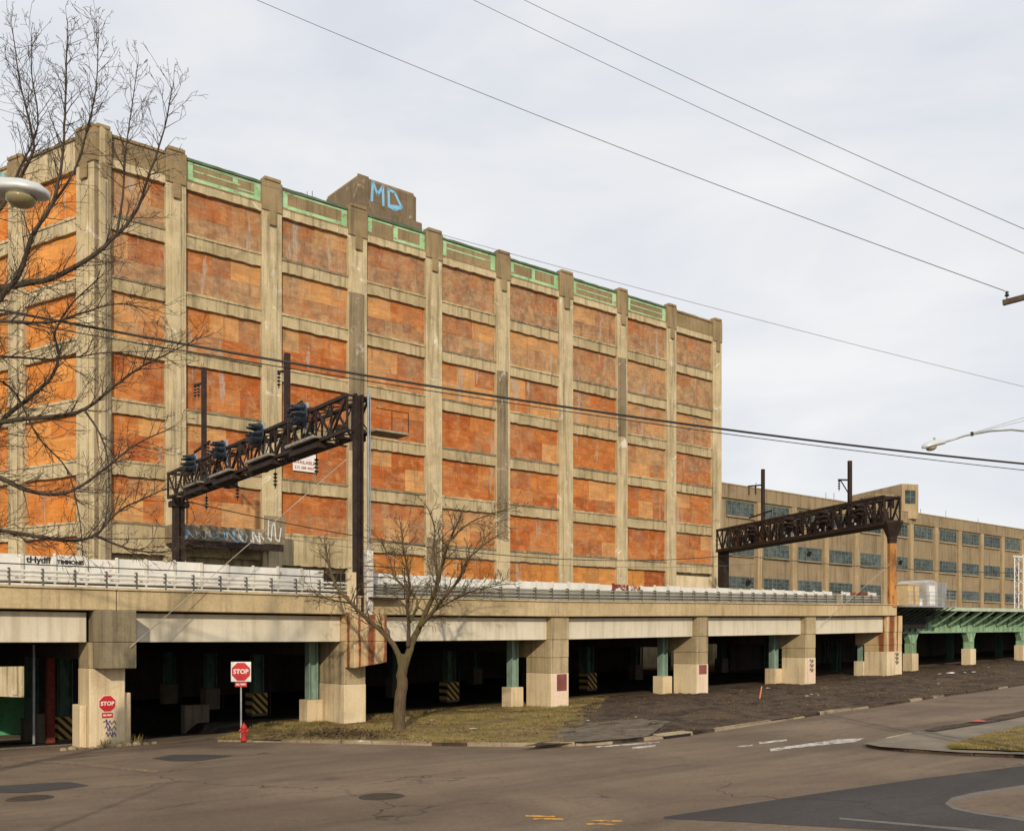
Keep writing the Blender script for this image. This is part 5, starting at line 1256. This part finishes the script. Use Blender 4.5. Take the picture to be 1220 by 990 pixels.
def weed(p, n, h, label, rnd):
    m_ = MB()
    for k in range(n):
        a = rnd.uniform(0, 6.28); d = Vector((math.cos(a)*rnd.uniform(.1, .8), math.sin(a)*rnd.uniform(.1, .8), 1)).normalized(); o = Vector(p)+Vector((rnd.gauss(0, .12), rnd.gauss(0, .06), 0))
        e = Vector((-math.sin(a), math.cos(a), 0))*.012; b = len(m_.v); hh = h*rnd.uniform(.4, 1)
        m_.v += [o-e, o+e, o+d*hh*.6+e*.7, o+d*hh*.6-e*.7, o+d*hh+Vector((0, 0, -.06*hh))]; m_.f += [(b, b+1, b+2, b+3), (b+3, b+2, b+4)]
    return solo(m_, 'weed_clump', 'blades' if rnd.random() < .6 else 'leaf', label, 'weeds', p)
for s_, d_, n_, h_, lab in ((12.6, 41.7, 60, .5, 'dry brown weed clump in front of the stop-sign pier'), (13.9, 41.8, 50, .6, 'dry weed clump at the right corner of the stop-sign pier'), (13.2, 41.6, 40, .35, 'low weed clump between the two taller ones at the pier')):
    p = W(s_, d_, 0); p.z = road_zw(p.x, p.y); weed(p, n_, h_, lab, rnd)
def mz(p, t=.5): return mound(0)(p, t)
def litter(x, y, r, mat, label, grp=None, lift=.16):
    p = gp(x, y, lift); k = rnd.randint(5, 7); pts = []
    m_ = MB(); c = Vector((0, 0, 0)); ring = [(math.cos(6.283*i/k)*r*rnd.uniform(.6, 1.2), math.sin(6.283*i/k)*r*.7*rnd.uniform(.6, 1.2)) for i in range(k)]
    b = 0; m_.v = [p+Vector((a, e, rnd.uniform(0, r*.2))) for a, e in ring]+[p+Vector((rnd.uniform(-.2, .2)*r, 0, r*rnd.uniform(.12, .3)))]
    m_.f = [(i, (i+1) % k, k) for i in range(k)]+[tuple(reversed(range(k)))]
    return solo(m_, 'paper_scrap' if mat == 'litter_w' else 'plastic_sheet', mat, label, 'litter', p, grp)
for x, y in ((563, 868), (515, 858), (430, 883)): litter(x, y, .22 if x > 500 else .15, 'litter_w', 'scrap of white litter on the grass verge by the bare tree', 'litter on the grass verge', .2)
for x, y, r in [(x_, y_, r_*.5) for x_, y_, r_ in ((1120, 803, .5), (1134, 802, .9), (1150, 801, .35), (1160, 800.5, .45), (1172, 799, .5), (1118, 814, .25), (1178, 795, .3), (962, 829, .3), (967, 827, .2), (975, 827.5, .15), (875, 824, .6), (915, 820, .45))]:
    litter(x, y, r, 'litter_w', 'scrap of white litter on the dark dirt strip', 'litter on the dirt strip', .25)
for x, y in ((757, 838+16), (700, 858)): litter(x, y, .1, 'litter_w', 'tiny scrap of white litter near the driveway apron', 'litter near the apron', .2)
litter(1165, 859.5, .42, 'redlitter', 'crumpled red plastic sheet lying on the corner kerb', None, .16)
p = gp(905, 830, .25)
st_ = solo(MB().bar(p-Vector((0, 0, .1)), p+Vector((.12, 0, .62)), .07), 'marker_stake', 'stake', 'leaning orange marker stake in the dark dirt strip', 'stake', p)
